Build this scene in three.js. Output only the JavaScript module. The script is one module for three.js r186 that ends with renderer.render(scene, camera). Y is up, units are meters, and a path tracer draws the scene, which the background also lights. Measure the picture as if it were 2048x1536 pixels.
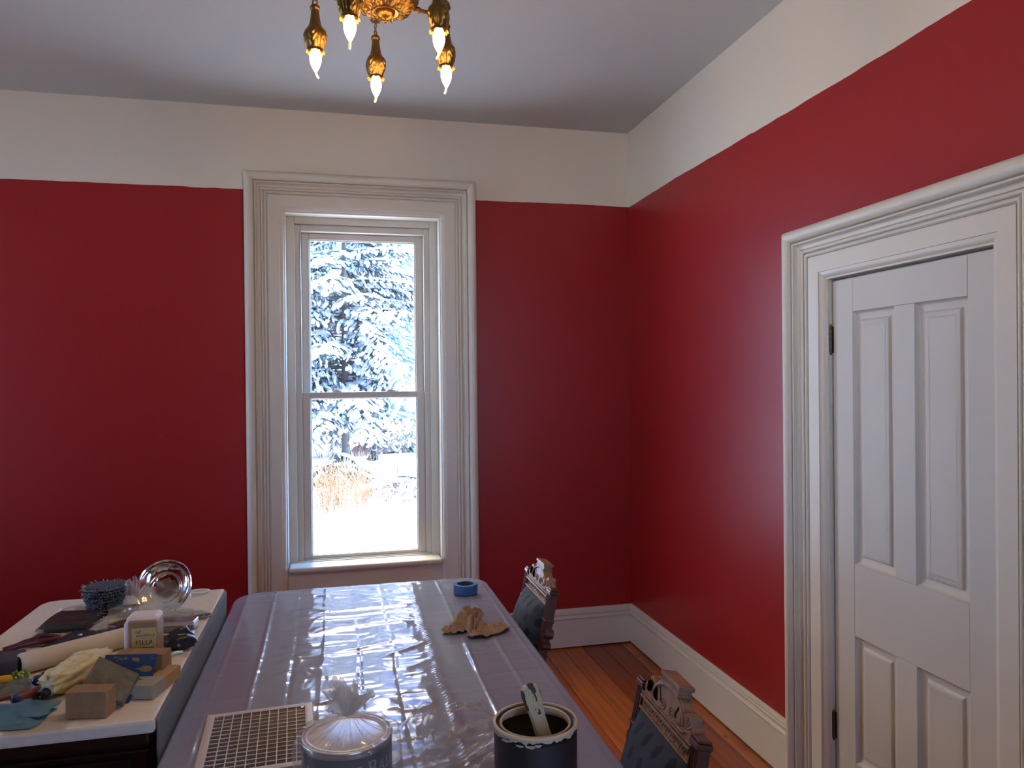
import * as THREE from 'three';
import { RoundedBoxGeometry } from 'three/addons/geometries/RoundedBoxGeometry.js';
import { mergeGeometries, toCreasedNormals, mergeVertices } from 'three/addons/utils/BufferGeometryUtils.js';
import { MarchingCubes } from 'three/addons/objects/MarchingCubes.js';
import { Sky } from 'three/addons/objects/Sky.js';

// ---------------------------------------------------------------- camera, sky, sun, exposure
const scene = new THREE.Scene();
const camera = new THREE.PerspectiveCamera(54.565, 2048 / 1536, 0.05, 300);
camera.position.set(-1.7373, 1.6, 4.2531);
camera.rotation.order = 'YXZ';
camera.rotation.set(THREE.MathUtils.degToRad(-0.2935), THREE.MathUtils.degToRad(-13.2294), THREE.MathUtils.degToRad(-0.5747));
const renderer = new THREE.WebGLRenderer({ antialias: true });
renderer.toneMapping = THREE.LinearToneMapping;
renderer.toneMappingExposure = 0.66;
renderer.shadowMap.enabled = true;
const SUN_DIR = new THREE.Vector3(0.8, 0.62, 0.0).normalize();
const sky = new Sky();
sky.name = 'sky';
sky.scale.setScalar(250);
sky.material.uniforms.sunPosition.value.copy(SUN_DIR);
sky.material.uniforms.turbidity.value = 9;
sky.material.uniforms.rayleigh.value = 0.4;
sky.material.uniforms.mieCoefficient.value = 0.004;
sky.material.uniforms.mieDirectionalG.value = 0.75;
scene.add(sky);
scene.environmentIntensity = 11.5;
const sun = new THREE.DirectionalLight(new THREE.Color(1.0, 0.91, 0.76), 25);
sun.name = 'sun';
sun.position.copy(SUN_DIR).multiplyScalar(40);
sun.castShadow = true;
sun.shadow.mapSize.set(2048, 2048);
Object.assign(sun.shadow.camera, { left: -25, right: 25, top: 25, bottom: -25, near: 1, far: 90 });
scene.add(sun);
scene.add(sun.target);
const BULB_CANDELA = 0.54;

// ---------------------------------------------------------------- helpers
let seed = 12345;
const rnd = () => { seed = (seed + 0x6d2b79f5) | 0; let t = Math.imul(seed ^ (seed >>> 15), 1 | seed); t = (t + Math.imul(t ^ (t >>> 7), 61 | t)) ^ t; return ((t ^ (t >>> 14)) >>> 0) / 4294967296; };
const rr = (a, b) => a + (b - a) * rnd();
const { clamp, lerp, smoothstep } = THREE.MathUtils;
const V = (x, y, z) => new THREE.Vector3(x, y, z);
const hash = (x, y, z) => { let h = Math.imul(x | 0, 374761393) ^ Math.imul(y | 0, 668265263) ^ Math.imul(z | 0, 2147483647 - 59); h = Math.imul(h ^ (h >>> 13), 1274126177); return ((h ^ (h >>> 16)) >>> 0) / 4294967296; };
function noise(x, y, z = 0, px = 0, py = 0) {           // value noise in -1..1; px, py make it repeat
  const ix = Math.floor(x), iy = Math.floor(y), iz = Math.floor(z), f = (t) => t * t * t * (t * (t * 6 - 15) + 10);
  const u = f(x - ix), v = f(y - iy), w = f(z - iz), m = (a, p) => (p ? ((a % p) + p) % p : a);
  const h = (a, b, c) => hash(m(ix + a, px), m(iy + b, py), iz + c);
  const q = (c) => lerp(lerp(h(0, 0, c), h(1, 0, c), u), lerp(h(0, 1, c), h(1, 1, c), u), v);
  return (w === 0 ? q(0) : lerp(q(0), q(1), w)) * 2 - 1;
}
function fbm(x, y, z = 0, o = 4) { let s = 0, a = 0.5; for (let i = 0; i < o; i++) { s += a * noise(x, y, z + i * 7); x *= 2.03; y *= 2.03; z *= 2.03; a *= 0.5; } return s; }
const taken = new Map();
function numbered(name) { const n = taken.get(name) ?? 0; taken.set(name, n + 1); return n ? name + '_' + String(n).padStart(3, '0') : name; }
function shade(o) { o.traverse((m) => { if (m.isMesh) { m.castShadow = true; m.receiveShadow = true; } }); return o; }
function thing(name, label, category, pos = [0, 0, 0], turn = 0, group) {
  const o = new THREE.Group(); o.name = numbered(name); o.position.set(...pos); o.rotation.y = turn;
  o.userData = { label, category }; if (group) o.userData.group = group;
  scene.add(o); return o;
}
function one(name, geo, m, label, category, pos = [0, 0, 0], turn = 0, group) {
  const o = new THREE.Mesh(geo, m); o.name = numbered(name); o.position.set(...pos); o.rotation.y = turn;
  o.userData = { label, category }; if (group) o.userData.group = group;
  o.castShadow = o.receiveShadow = true; scene.add(o); return o;
}
function part(name, geo, m, parent, label) {
  const o = new THREE.Mesh(geo, m); o.name = name; o.castShadow = o.receiveShadow = true;
  if (label) o.userData.label = label;
  parent.add(o); return o;
}
function struct(name, geo, m) {
  const o = geo ? new THREE.Mesh(geo, m) : new THREE.Group(); o.name = name; o.userData.kind = 'structure'; o.castShadow = o.receiveShadow = true; scene.add(o); return o;
}
function dup(root, pos, turn, label) {
  const r = root.clone(); r.name = numbered(root.name.replace(/_\d+$/, '')); r.position.set(...pos); r.rotation.y = turn; r.userData = { ...root.userData, label }; scene.add(r); return r;
}
const flat = (g) => (g.index ? g.toNonIndexed() : g);
function uvm(g) {                                        // uv in metres by the main direction of every face
  g = flat(g); const p = g.attributes.position, uv = new Float32Array(p.count * 2), a = V(), b = V(), c = V();
  for (let i = 0; i < p.count; i += 3) {
    a.fromBufferAttribute(p, i); b.fromBufferAttribute(p, i + 1); c.fromBufferAttribute(p, i + 2);
    const n = b.clone().sub(a).cross(c.clone().sub(a)), x = Math.abs(n.x), y = Math.abs(n.y), z = Math.abs(n.z);
    [a, b, c].forEach((q, k) => { const j = (i + k) * 2; if (x >= y && x >= z) { uv[j] = q.z; uv[j + 1] = q.y; } else if (y >= z) { uv[j] = q.x; uv[j + 1] = q.z; } else { uv[j] = q.x; uv[j + 1] = q.y; } });
  }
  g.setAttribute('uv', new THREE.BufferAttribute(uv, 2)); return g;
}
function strip(gs) { return mergeGeometries(gs.map((g) => { g = flat(g).clone(); for (const k of Object.keys(g.attributes)) if (!['position', 'normal', 'uv'].includes(k)) g.deleteAttribute(k); if (!g.attributes.uv) g.setAttribute('uv', new THREE.BufferAttribute(new Float32Array(g.attributes.position.count * 2), 2)); return g; })); }
const at = (g, x, y, z) => g.translate(x, y, z);
function box(x0, x1, y0, y1, z0, z1, r = 0.002) {
  const w = x1 - x0, h = y1 - y0, d = z1 - z0, g = r > 0 ? new RoundedBoxGeometry(w, h, d, 2, Math.min(r, w * 0.45, h * 0.45, d * 0.45)) : new THREE.BoxGeometry(w, h, d);
  return uvm(g.translate((x0 + x1) / 2, (y0 + y1) / 2, (z0 + z1) / 2));
}
function grid(nu, nv, f) {                               // f(u, v) -> [x, y, z], u and v in 0..1
  const p = new Float32Array((nu + 1) * (nv + 1) * 3), uv = new Float32Array((nu + 1) * (nv + 1) * 2), idx = [];
  for (let j = 0, k = 0; j <= nv; j++) for (let i = 0; i <= nu; i++, k++) { const q = f(i / nu, j / nv); p.set(q.slice(0, 3), k * 3); uv[k * 2] = i / nu; uv[k * 2 + 1] = j / nv; }
  for (let j = 0; j < nv; j++) for (let i = 0; i < nu; i++) { const a = j * (nu + 1) + i, b = a + 1, c = a + nu + 1, d = c + 1; idx.push(a, c, b, b, c, d); }
  const g = new THREE.BufferGeometry(); g.setAttribute('position', new THREE.BufferAttribute(p, 3)); g.setAttribute('uv', new THREE.BufferAttribute(uv, 2)); g.setIndex(idx); g.computeVertexNormals(); return g;
}
function sheet(nu, nv, f, t = 0.002) {                   // the same with thickness: two faces t apart, joined at the rim
  const top = grid(nu, nv, f), n = top.attributes.position.count, p = top.attributes.position.array, no = top.attributes.normal.array;
  const q = new Float32Array(n * 6), uv = new Float32Array(n * 4), idx = [...top.index.array];
  q.set(p, 0); for (let i = 0; i < n * 3; i++) q[n * 3 + i] = p[i] - no[i] * t;
  uv.set(top.attributes.uv.array, 0); uv.set(top.attributes.uv.array, n * 2);
  const T = top.index.array; for (let i = 0; i < T.length; i += 3) idx.push(T[i] + n, T[i + 2] + n, T[i + 1] + n);
  const rim = []; for (let i = 0; i <= nu; i++) rim.push(i); for (let j = 1; j <= nv; j++) rim.push(j * (nu + 1) + nu); for (let i = nu - 1; i >= 0; i--) rim.push(nv * (nu + 1) + i); for (let j = nv - 1; j >= 1; j--) rim.push(j * (nu + 1));
  for (let i = 0; i < rim.length; i++) { const a = rim[i], b = rim[(i + 1) % rim.length]; idx.push(a, b, a + n, b, b + n, a + n); }
  const g = new THREE.BufferGeometry(); g.setAttribute('position', new THREE.BufferAttribute(q, 3)); g.setAttribute('uv', new THREE.BufferAttribute(uv, 2)); g.setIndex(idx);
  return toCreasedNormals(g, 0.9);
}
const lathe = (pts, n = 48) => new THREE.LatheGeometry(pts.map(([r, y]) => new THREE.Vector2(Math.max(r, 0.0001), y)), n);
const tube = (pts, r, n = 40, closed = false, rs = 8) => new THREE.TubeGeometry(new THREE.CatmullRomCurve3(pts.map((p) => (p.isVector3 ? p : V(...p))), closed), n, r, rs, closed);
function rod(a, b, r0, r1 = r0, n = 10) { a = a.isVector3 ? a : V(...a); b = b.isVector3 ? b : V(...b); const d = b.clone().sub(a), g = new THREE.CylinderGeometry(r1, r0, d.length(), n); g.translate(0, d.length() / 2, 0); g.applyQuaternion(new THREE.Quaternion().setFromUnitVectors(V(0, 1, 0), d.normalize())); return g.translate(a.x, a.y, a.z); }
function extrude(pts, depth, bevel = 0, holes = []) {
  const s = pts instanceof THREE.Shape ? pts : new THREE.Shape(pts.map(([x, y]) => new THREE.Vector2(x, y))); for (const h of holes) s.holes.push(new THREE.Path(h.map(([x, y]) => new THREE.Vector2(x, y))));
  return new THREE.ExtrudeGeometry(s, { depth, bevelEnabled: bevel > 0, bevelThickness: bevel, bevelSize: bevel, bevelOffset: -bevel, bevelSegments: 2, curveSegments: 16 });
}
function blob(r, detail, f) { const g = mergeVertices((() => { const s = new THREE.IcosahedronGeometry(r, detail); s.deleteAttribute('normal'); s.deleteAttribute('uv'); return s; })()); const p = g.attributes.position, v = V(); for (let i = 0; i < p.count; i++) { v.fromBufferAttribute(p, i); f(v); p.setXYZ(i, v.x, v.y, v.z); } g.computeVertexNormals(); return uvm(g); }

// ---------------------------------------------------------------- textures and materials
const lin = (c) => (Array.isArray(c) ? new THREE.Color().setRGB(...c) : new THREE.Color(c));
const std = (c, roughness = 0.6, o = {}) => new THREE.MeshPhysicalMaterial({ color: lin(c), roughness, metalness: 0, ...o });
function tex(w, h, f, srgb, metres = 1, metresV = metres) { // f(x, y in 0..1) -> grey or [r, g, b] in 0..1
  const d = new Uint8Array(w * h * 4);
  for (let j = 0; j < h; j++) for (let i = 0; i < w; i++) { const c = f(i / w, j / h), k = (j * w + i) * 4; for (let n = 0; n < 3; n++) d[k + n] = clamp(Math.round((c.length ? c[n] : c) * 255), 0, 255); d[k + 3] = 255; }
  const t = new THREE.DataTexture(d, w, h); t.wrapS = t.wrapT = THREE.RepeatWrapping; t.magFilter = THREE.LinearFilter; t.minFilter = THREE.LinearMipmapLinearFilter; t.generateMipmaps = true;
  if (srgb) t.colorSpace = THREE.SRGBColorSpace; t.repeat.set(1 / metres, 1 / metresV); t.needsUpdate = true; return t;
}
function canvas(w, h, draw) { const c = document.createElement('canvas'); c.width = w; c.height = h; draw(c.getContext('2d'), w, h); const t = new THREE.CanvasTexture(c); t.colorSpace = THREE.SRGBColorSpace; t.magFilter = THREE.LinearFilter; t.anisotropy = 8; return t; }
const pn = (x, y, s, seedZ) => noise(x * s, y * s, seedZ, s, s);          // tiling noise on the unit square
const pf = (x, y, s, z, o = 3) => { let v = 0, a = 0.55; for (let i = 0; i < o; i++) { v += a * pn(x, y, s, z + i * 3); s *= 2; a *= 0.5; } return v; };
const FABRIC = tex(256, 256, (x, y) => 0.5 + 0.25 * Math.sin(x * 2 * Math.PI * 48) * Math.sin(y * 2 * Math.PI * 48) + 0.25 * pf(x, y, 50, 2, 2), false, 0.06);
const GRAIN = tex(256, 256, (x, y) => 0.5 + 0.5 * pf(x, y, 64, 8, 2), false, 0.05);
function woodTex(base, dark, seedZ, knots = 0) {
  return tex(256, 1024, (x, y) => {
    let wx = x * 3 + 0.35 * pf(x, y, 2, seedZ, 2), d = 0;
    for (let k = 0; k < knots; k++) { const kx = hash(seedZ, k, 1), ky = hash(seedZ, k, 2), dx = x - kx, dy = (y - ky) * 5, q = Math.exp(-(dx * dx + dy * dy) / 0.006); wx += q * 1.1; d += q * 0.75; }
    const ring = 0.5 + 0.5 * Math.sin(wx * 6.28 + 1.4 * noise(x * 6, y * 3, seedZ + 2, 6, 3)), fine = noise(x * 90, y * 5, seedZ + 4, 90, 5), stain = Math.max(0, pf(x, y, 3, seedZ + 6, 3) - 0.1);
    const t = clamp(0.2 * ring * ring + 0.1 * fine + 0.6 * stain + d, 0, 1);
    return [0, 1, 2].map((c) => lerp(base[c], dark[c], t));
  }, true, 0.125, 1.0);
}
const M = {};
M.white = std([0.74, 0.695, 0.57], 0.55);
M.red = std([0.31, 0.0145, 0.0135], 0.36, { specularIntensity: 0.6 });
M.ceiling = std([0.48, 0.485, 0.44], 0.9);
M.masonry = std([0.3, 0.22, 0.18], 0.9);
M.trim = std([0.66, 0.615, 0.51], 0.4);
M.door = std([0.57, 0.545, 0.475], 0.5);
M.vinyl = std([0.57, 0.535, 0.46], 0.42);
M.subfloor = std([0.16, 0.1, 0.06], 0.9);
M.glass = std(0xffffff, 0, { transmission: 1, thickness: 0, ior: 1.5 });
M.bronze = std([0.11, 0.075, 0.05], 0.42, { metalness: 0.8 });
M.brass = std([0.24, 0.13, 0.036], 0.34, { metalness: 1, bumpMap: GRAIN, bumpScale: 0.00015 });
M.brassdark = std([0.2, 0.115, 0.04], 0.42, { metalness: 1, bumpMap: GRAIN, bumpScale: 0.00015 });
M.chrome = std([0.82, 0.81, 0.79], 0.1, { metalness: 1 });
M.steel = std([0.6, 0.6, 0.6], 0.28, { metalness: 1 });
M.black = std([0.012, 0.011, 0.012], 0.35);
M.blackmatt = std([0.018, 0.017, 0.017], 0.7);
// ---------------------------------------------------------------- room shell
const CEIL = 3.093, PAINT = 2.645, X0 = -5.2, Z1 = 5.8;
const PI = Math.PI;
function paintLine(s, k) { return PAINT + 0.0045 * noise(s * 1.6, k * 11.3) + 0.0022 * noise(s * 9, k * 5.1) + 0.0012 * noise(s * 45, k * 3.7); }
function wall(name, s0, s1, holes, k, place) {
  const rect = ([a, b, c, d]) => [[a, c], [a, d], [b, d], [b, c]];
  const line = []; for (let s = s1; s > s0 - 1e-6; s -= 0.02) line.push([s, paintLine(s, k)]);
  const red = extrude([[s0, -0.02], [s1, -0.02], ...line], 0.02, 0, holes.map(rect));
  const white = extrude([...line.slice().reverse(), [s1, CEIL + 0.02], [s0, CEIL + 0.02]], 0.02);
  const core = extrude([[s0 - 0.3, -0.35], [s1 + 0.3, -0.35], [s1 + 0.3, CEIL + 0.25], [s0 - 0.3, CEIL + 0.25]], 0.26, 0, holes.map(rect));
  const gs = [red.translate(0, 0, -0.02), white.translate(0, 0, -0.02), core.translate(0, 0, -0.28)].map((g) => uvm(place(g)));
  return struct(name, mergeGeometries(gs, true), [M.red, M.white, M.masonry]);
}
const onBack = (g) => g, onRight = (g) => g.rotateY(-PI / 2), onLeft = (g) => g.rotateY(PI / 2).translate(X0, 0, 0), onRear = (g) => g.rotateY(PI).translate(0, 0, Z1);
const WX = -1.583, WIN = [-0.43, 0.43, 0.54, 2.535];
const win = (c) => [c + WIN[0], c + WIN[1], WIN[2], WIN[3]];
const LEFTWIN = [0.8, 2.1], ADDED_REARWIN = [-0.75];  // the rear one is an added opening, out of view, for fill daylight
wall('wall_back', X0, 0, [win(WX)], 1, onBack);
wall('wall_right', 0, Z1, [[1.885, 2.61, 0.0, 1.965]], 2, onRight);
wall('wall_left', -Z1, 0, LEFTWIN.map((z) => win(-z)), 3, onLeft);
wall('wall_rear', 0, -X0, ADDED_REARWIN.map((x) => win(-x)), 4, onRear);
struct('ceiling', box(X0 - 0.3, 0.3, CEIL, CEIL + 0.25, -0.3, Z1 + 0.3, 0), M.ceiling);

const floor = struct('floor', box(X0 - 0.02, 0.02, -0.35, -0.026, -0.02, Z1 + 0.02, 0), M.subfloor);
{
  const woods = [[[0.68, 0.36, 0.15], [0.3, 0.12, 0.05], 11, 1], [[0.63, 0.31, 0.13], [0.27, 0.1, 0.04], 23, 2], [[0.7, 0.39, 0.17], [0.32, 0.13, 0.055], 37, 1], [[0.57, 0.27, 0.11], [0.24, 0.09, 0.035], 51, 0]]
    .map(([a, b, s, k]) => { const t = woodTex(a, b, s, k); return std(0xffffff, 0.42, { map: t, bumpMap: t, bumpScale: 0.0006, clearcoat: 0.25, clearcoatRoughness: 0.35 }); });
  const W = 0.121;
  const cuts = new Map();
  const board = (len, m) => { const key = len.toFixed(2); if (!cuts.has(key)) { const g = box(-W / 2 + 0.0014, W / 2 - 0.0014, -0.024, 0, 0, len, 0.0018); const u = g.attributes.uv, p = g.attributes.position; for (let i = 0; i < p.count; i++) u.setXY(i, p.getX(i) + p.getY(i) * 0.5, p.getZ(i)); cuts.set(key, g); } return cuts.get(key); };
  for (let k = 0; k < 45; k++) {
    const x = -0.0215 - k * W, cut = [3.4, 2.9, 4.2, 3.4][k % 4];
    if (x < X0 - 0.05) break;
    for (const [a, b] of [[0.001, cut], [cut + 0.001, Z1]]) {
      const p = part('plank', board(b - a), woods[(k * 7 + (a > 1 ? 2 : 0) + (k >> 1)) % 4], floor);
      p.position.set(x, -0.0005 - 0.0012 * hash(k, a > 1 ? 1 : 0, 4), a);
    }
  }
}

// mouldings: a profile of (u, h), u outward from the opening and h out of the wall
function ribbon(a, b) {                                  // strip of quads between two polylines
  const p = [], uv = []; let l = 0;
  for (let i = 0; i < a.length - 1; i++) {
    const d = a[i].distanceTo(a[i + 1]), L = a[i].distanceTo(b[i]), quad = [a[i], b[i], a[i + 1], a[i + 1], b[i], b[i + 1]], q = [[0, l], [L, l], [0, l + d], [0, l + d], [L, l], [L, l + d]];
    quad.forEach((v, k) => { p.push(v.x, v.y, v.z); uv.push(q[k][1], q[k][0]); }); l += d;
  }
  const g = new THREE.BufferGeometry(); g.setAttribute('position', new THREE.Float32BufferAttribute(p, 3)); g.setAttribute('uv', new THREE.Float32BufferAttribute(uv, 2)); g.computeVertexNormals();
  return toCreasedNormals(g, 0.6);
}
function casing(profile, x0, x1, yb, yt) {
  const P = (f) => profile.map(([u, h]) => V(...f(u, h)));
  return [ribbon(P((u, h) => [x0 - u, yb, h]), P((u, h) => [x0 - u, yt + u, h])), ribbon(P((u, h) => [x0 - u, yt + u, h]), P((u, h) => [x1 + u, yt + u, h])), ribbon(P((u, h) => [x1 + u, yt + u, h]), P((u, h) => [x1 + u, yb, h]))];
}
function ring(profile, x0, x1, y0, y1) {                 // closed mitred frame, u measured inward from the rectangle
  const P = (f) => profile.map(([u, h]) => V(...f(u, h)));
  const c = [(u, h) => [x0 + u, y0 + u, h], (u, h) => [x0 + u, y1 - u, h], (u, h) => [x1 - u, y1 - u, h], (u, h) => [x1 - u, y0 + u, h]];
  return strip([0, 1, 2, 3].map((i) => ribbon(P(c[i]), P(c[(i + 1) % 4]))));
}
const arc = (cx, cy, rx, ry, a0, a1, n) => Array.from({ length: n + 1 }, (_, i) => { const a = a0 + (a1 - a0) * i / n; return [cx + rx * Math.cos(a), cy + ry * Math.sin(a)]; });
const CASING = [
  [0, -0.02], [0, 0.006], [0.003, 0.006], ...arc(0.027, 0.006, 0.024, 0.02, PI, PI / 2, 7), [0.0275, 0.031], [0.088, 0.031], [0.0885, 0.0225], [0.0925, 0.0225], [0.093, 0.031],
  ...arc(0.1, 0.031, 0.006, 0.006, PI, 0, 6), [0.1065, 0.0245], [0.1105, 0.0245], [0.111, 0.034], ...arc(0.117, 0.034, 0.0065, 0.006, PI, 0, 6), [0.124, 0.0275], [0.1275, 0.0275], [0.128, 0.0335],
  ...arc(0.1275, 0.0495, 0.016, 0.016, -PI / 2, 0, 6), [0.1445, 0.0495], [0.145, 0.056], ...arc(0.1495, 0.054, 0.0045, 0.0045, PI, 0, 5), [0.1545, 0.046], [0.158, 0.046],
  ...arc(0.183, 0.05, 0.026, 0.026, PI * 0.97, PI * 0.5, 7), ...arc(0.183, 0.05, 0.024, 0.026, PI * 0.5, 0, 7), [0.207, 0.03], [0.207, -0.002],
];
const BASE = [[0, 0.008], [0.02, 0.008], [0.02, 0.166], [0.0165, 0.1665], [0.0165, 0.17], [0.0195, 0.1705], ...arc(0.0145, 0.177, 0.006, 0.0065, -PI / 2, PI / 2, 6), [0.0125, 0.186], [0.0125, 0.189], ...arc(0.0045, 0.2035, 0.0095, 0.0125, -PI / 2, 0, 5).map(([a, b]) => [a + 0.0005, b]), [0.0105, 0.2065], [0.0105, 0.21], ...arc(0.007, 0.2205, 0.0055, 0.0105, 0, PI / 2, 5), [0, 0.2315]];
function baseboard(name, a, b, nx, nz) {                 // along the floor from a to b, out of the wall by (nx, nz)
  const P = (q, e) => BASE.map(([d, y]) => V(q[0] + nx * d + e[0] * d, y, q[1] + nz * d + e[1] * d));
  const dx = Math.sign(b[0] - a[0]), dz = Math.sign(b[1] - a[1]);
  return struct(name, ribbon(P(a, a[2] ? [dx, dz] : [0, 0]), P(b, b[2] ? [-dx, -dz] : [0, 0])), M.trim);
}
baseboard('baseboard_back', [WX + 0.632, 0], [0, 0, 1], 0, 1);
baseboard('baseboard_back_left', [X0, 0, 1], [WX - 0.632, 0], 0, 1);
baseboard('baseboard_right', [0, 0, 1], [0, 1.69], -1, 0);
baseboard('baseboard_right_rear', [0, 2.81], [0, Z1, 1], -1, 0);
baseboard('baseboard_left', [X0, 0, 1], [X0, LEFTWIN[0] - 0.632], 1, 0);
baseboard('baseboard_left_middle', [X0, LEFTWIN[0] + 0.632], [X0, LEFTWIN[1] - 0.632], 1, 0);
baseboard('baseboard_left_rear', [X0, LEFTWIN[1] + 0.632], [X0, Z1, 1], 1, 0);
baseboard('baseboard_rear', [X0, Z1, 1], [ADDED_REARWIN[0] - 0.632, Z1], 0, -1);
baseboard('baseboard_rear_right', [ADDED_REARWIN[0] + 0.632, Z1], [0, Z1, 1], 0, -1);

function frameRing(hw0, hw1, y0, y1, y0i, y1i, z0, z1) {  // four boards round a rectangle
  return strip([box(-hw0, -hw1, y0, y1, z0, z1, 0.003), box(hw1, hw0, y0, y1, z0, z1, 0.003), box(-hw1, hw1, y1i, y1, z0, z1, 0.003), box(-hw1, hw1, y0, y0i, z0, z1, 0.003)]);
}
const windowOne = struct('window_1'); windowOne.position.set(WX, 0, 0);
{
  const g = windowOne, cs = casing(CASING, -0.423, 0.423, 0.002, 2.53);
  for (const c of cs) part('casing', c, M.trim, g);
  part('jamb', box(-0.43, -0.423, 0.56, 2.535, -0.22, 0.013, 0.001), M.trim, g);
  part('jamb', box(0.423, 0.43, 0.56, 2.535, -0.22, 0.013, 0.001), M.trim, g);
  part('jamb', box(-0.423, 0.423, 2.528, 2.535, -0.22, 0.013, 0.001), M.trim, g);
  part('apron_panel', strip([box(-0.423, 0.423, 0.02, 0.556, 0.001, 0.008, 0.001), ring([[0, 0.008], [0.004, 0.016], [0.016, 0.016], [0.022, 0.009]], -0.42, 0.42, 0.1, 0.42)]), M.trim, g);
  part('window_sill', strip([box(-0.421, 0.421, 0.557, 0.587, -0.2, 0.04, 0.013), box(-0.421, 0.421, 0.545, 0.558, -0.02, 0.018, 0.004)]), M.trim, g);
  part('frame', frameRing(0.424, 0.378, 0.585, 2.53, 0.592, 2.49, -0.22, -0.085), M.vinyl, g);
  part('frame', frameRing(0.379, 0.345, 0.59, 2.489, 0.598, 2.452, -0.22, -0.1), M.vinyl, g);
  const low = part('sash', strip([frameRing(0.344, 0.301, 0.596, 1.542, 0.617, 1.508, -0.146, -0.112), frameRing(0.303, 0.295, 0.612, 1.512, 0.62, 1.505, -0.136, -0.122)]), M.vinyl, g);
  part('pane', grid(1, 1, (u, v) => [lerp(-0.297, 0.297, u), lerp(0.619, 1.506, v), -0.129]), M.glass, low);
  const up = part('sash', strip([frameRing(0.344, 0.301, 1.5, 2.451, 1.533, 2.415, -0.186, -0.151), frameRing(0.303, 0.295, 1.53, 2.42, 1.536, 2.409, -0.176, -0.162)]), M.vinyl, g);
  part('pane', grid(1, 1, (u, v) => [lerp(-0.297, 0.297, u), lerp(1.535, 2.41, v), -0.169]), M.glass, up);
  for (const x of [-0.155, 0.152]) part('latch', strip([extrude([[-0.032, 0], [0.032, 0], [0.018, 0.01], [0.006, 0.014], [-0.014, 0.014]], 0.02, 0.002), uvm(new RoundedBoxGeometry(0.046, 0.005, 0.01, 2, 0.002).rotateZ(-0.12).translate(0.004, 0.0195, 0.01))]).translate(x, 1.541, -0.14), M.vinyl, low);
  part('track', strip([box(-0.352, -0.346, 1.545, 2.45, -0.12, -0.1, 0.001), box(0.346, 0.352, 2.1, 2.45, -0.115, -0.096, 0.001)]), M.vinyl, g);
  LEFTWIN.forEach((z, i) => { const w = g.clone(); w.name = 'window_' + (i + 2); w.userData = { kind: 'structure' }; w.position.set(X0, 0, z); w.rotation.y = PI / 2; scene.add(w); });
  ADDED_REARWIN.forEach((x, i) => { const w = g.clone(); w.name = 'window_' + (i + 4); w.userData = { kind: 'structure' }; w.position.set(x, 0, Z1); w.rotation.y = PI; scene.add(w); });  // unseen window added behind the camera to brighten the back wall evenly
}

const door = struct('door_1'); door.rotation.y = -PI / 2;  // local x runs along the world's z
{
  const a = 1.897, b = 2.598, top = 1.955, F = -0.006;
  for (const c of casing(CASING.map(([u, h]) => [u * 0.965, h]), a, b, 0.002, top)) part('casing', c, M.trim, door);
  part('jamb', strip([box(a - 0.012, a + 0.002, 0, top + 0.01, -0.2, 0.012, 0.001), box(b - 0.002, b + 0.012, 0, top + 0.01, -0.2, 0.012, 0.001), box(a, b, top - 0.002, top + 0.01, -0.2, 0.012, 0.001)]), M.trim, door);
  part('stop', strip([box(a, a + 0.012, 0, top, -0.08, -0.046, 0.001), box(b - 0.012, b, 0, top, -0.08, -0.046, 0.001), box(a, b, top - 0.012, top, -0.08, -0.046, 0.001)]), M.trim, door);
  const stile = (x0, x1, y0, y1, n = 'stile') => part(n, box(x0, x1, y0, y1, F - 0.036, F, 0.0016), M.door, door);
  const y = [0.018, 0.256, 0.698, 0.95, 1.826, 1.944];
  stile(1.904, 2.008, y[0], y[5]); stile(2.4925, 2.5905, y[0], y[5]);
  for (const [p, q] of [[y[1], y[2]], [y[3], y[4]]]) stile(2.2055, 2.2925, p, q);
  for (const [p, q] of [[y[0], y[1]], [y[2], y[3]], [y[4], y[5]]]) stile(2.0085, 2.492, p + (p > 0.1 ? 0.0004 : 0), q - 0.0004, 'rail');
  const slope = [[0, F - 0.001], [0.001, F - 0.004], [0.006, F - 0.012], [0.009, F - 0.014], [0.028, F - 0.015], [0.034, F - 0.0085], [0.036, F - 0.008], [0.05, F - 0.008]];
  for (const [x0, x1] of [[2.0082, 2.2053], [2.2927, 2.4923]]) for (const [p, q] of [[y[1], y[2]], [y[3], y[4]]])
    part('panel', strip([ring(slope, x0, x1, p, q), box(x0 + 0.048, x1 - 0.048, p + 0.048, q - 0.048, F - 0.03, F - 0.008, 0), box(x0, x1, p, q, F - 0.034, F - 0.02, 0)]), M.door, door);
  for (const h of [1.735, 0.342]) {
    const k = [box(a + 0.001, a + 0.0065, h - 0.048, h + 0.048, -0.03, F + 0.001, 0.0008), box(1.9045, 1.909, h - 0.048, h + 0.048, F - 0.002, F + 0.0015, 0.0008)];
    for (let i = 0; i < 5; i++) k.push(rod([1.9005, h - 0.048 + i * 0.0192 + 0.0006, 0.001], [1.9005, h - 0.048 + i * 0.0192 + 0.0186, 0.001], 0.0062, 0.0062, 12));
    k.push(rod([1.9005, h + 0.048, 0.001], [1.9005, h + 0.056, 0.001], 0.0045, 0.002, 10), rod([1.9005, h - 0.056, 0.001], [1.9005, h - 0.048, 0.001], 0.002, 0.0045, 10));
    part('hinge', strip(k), M.bronze, door);
  }
  part('closet_back', box(1.6, 2.9, -0.1, 2.2, -0.3, -0.285, 0), M.white, door);
}
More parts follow.
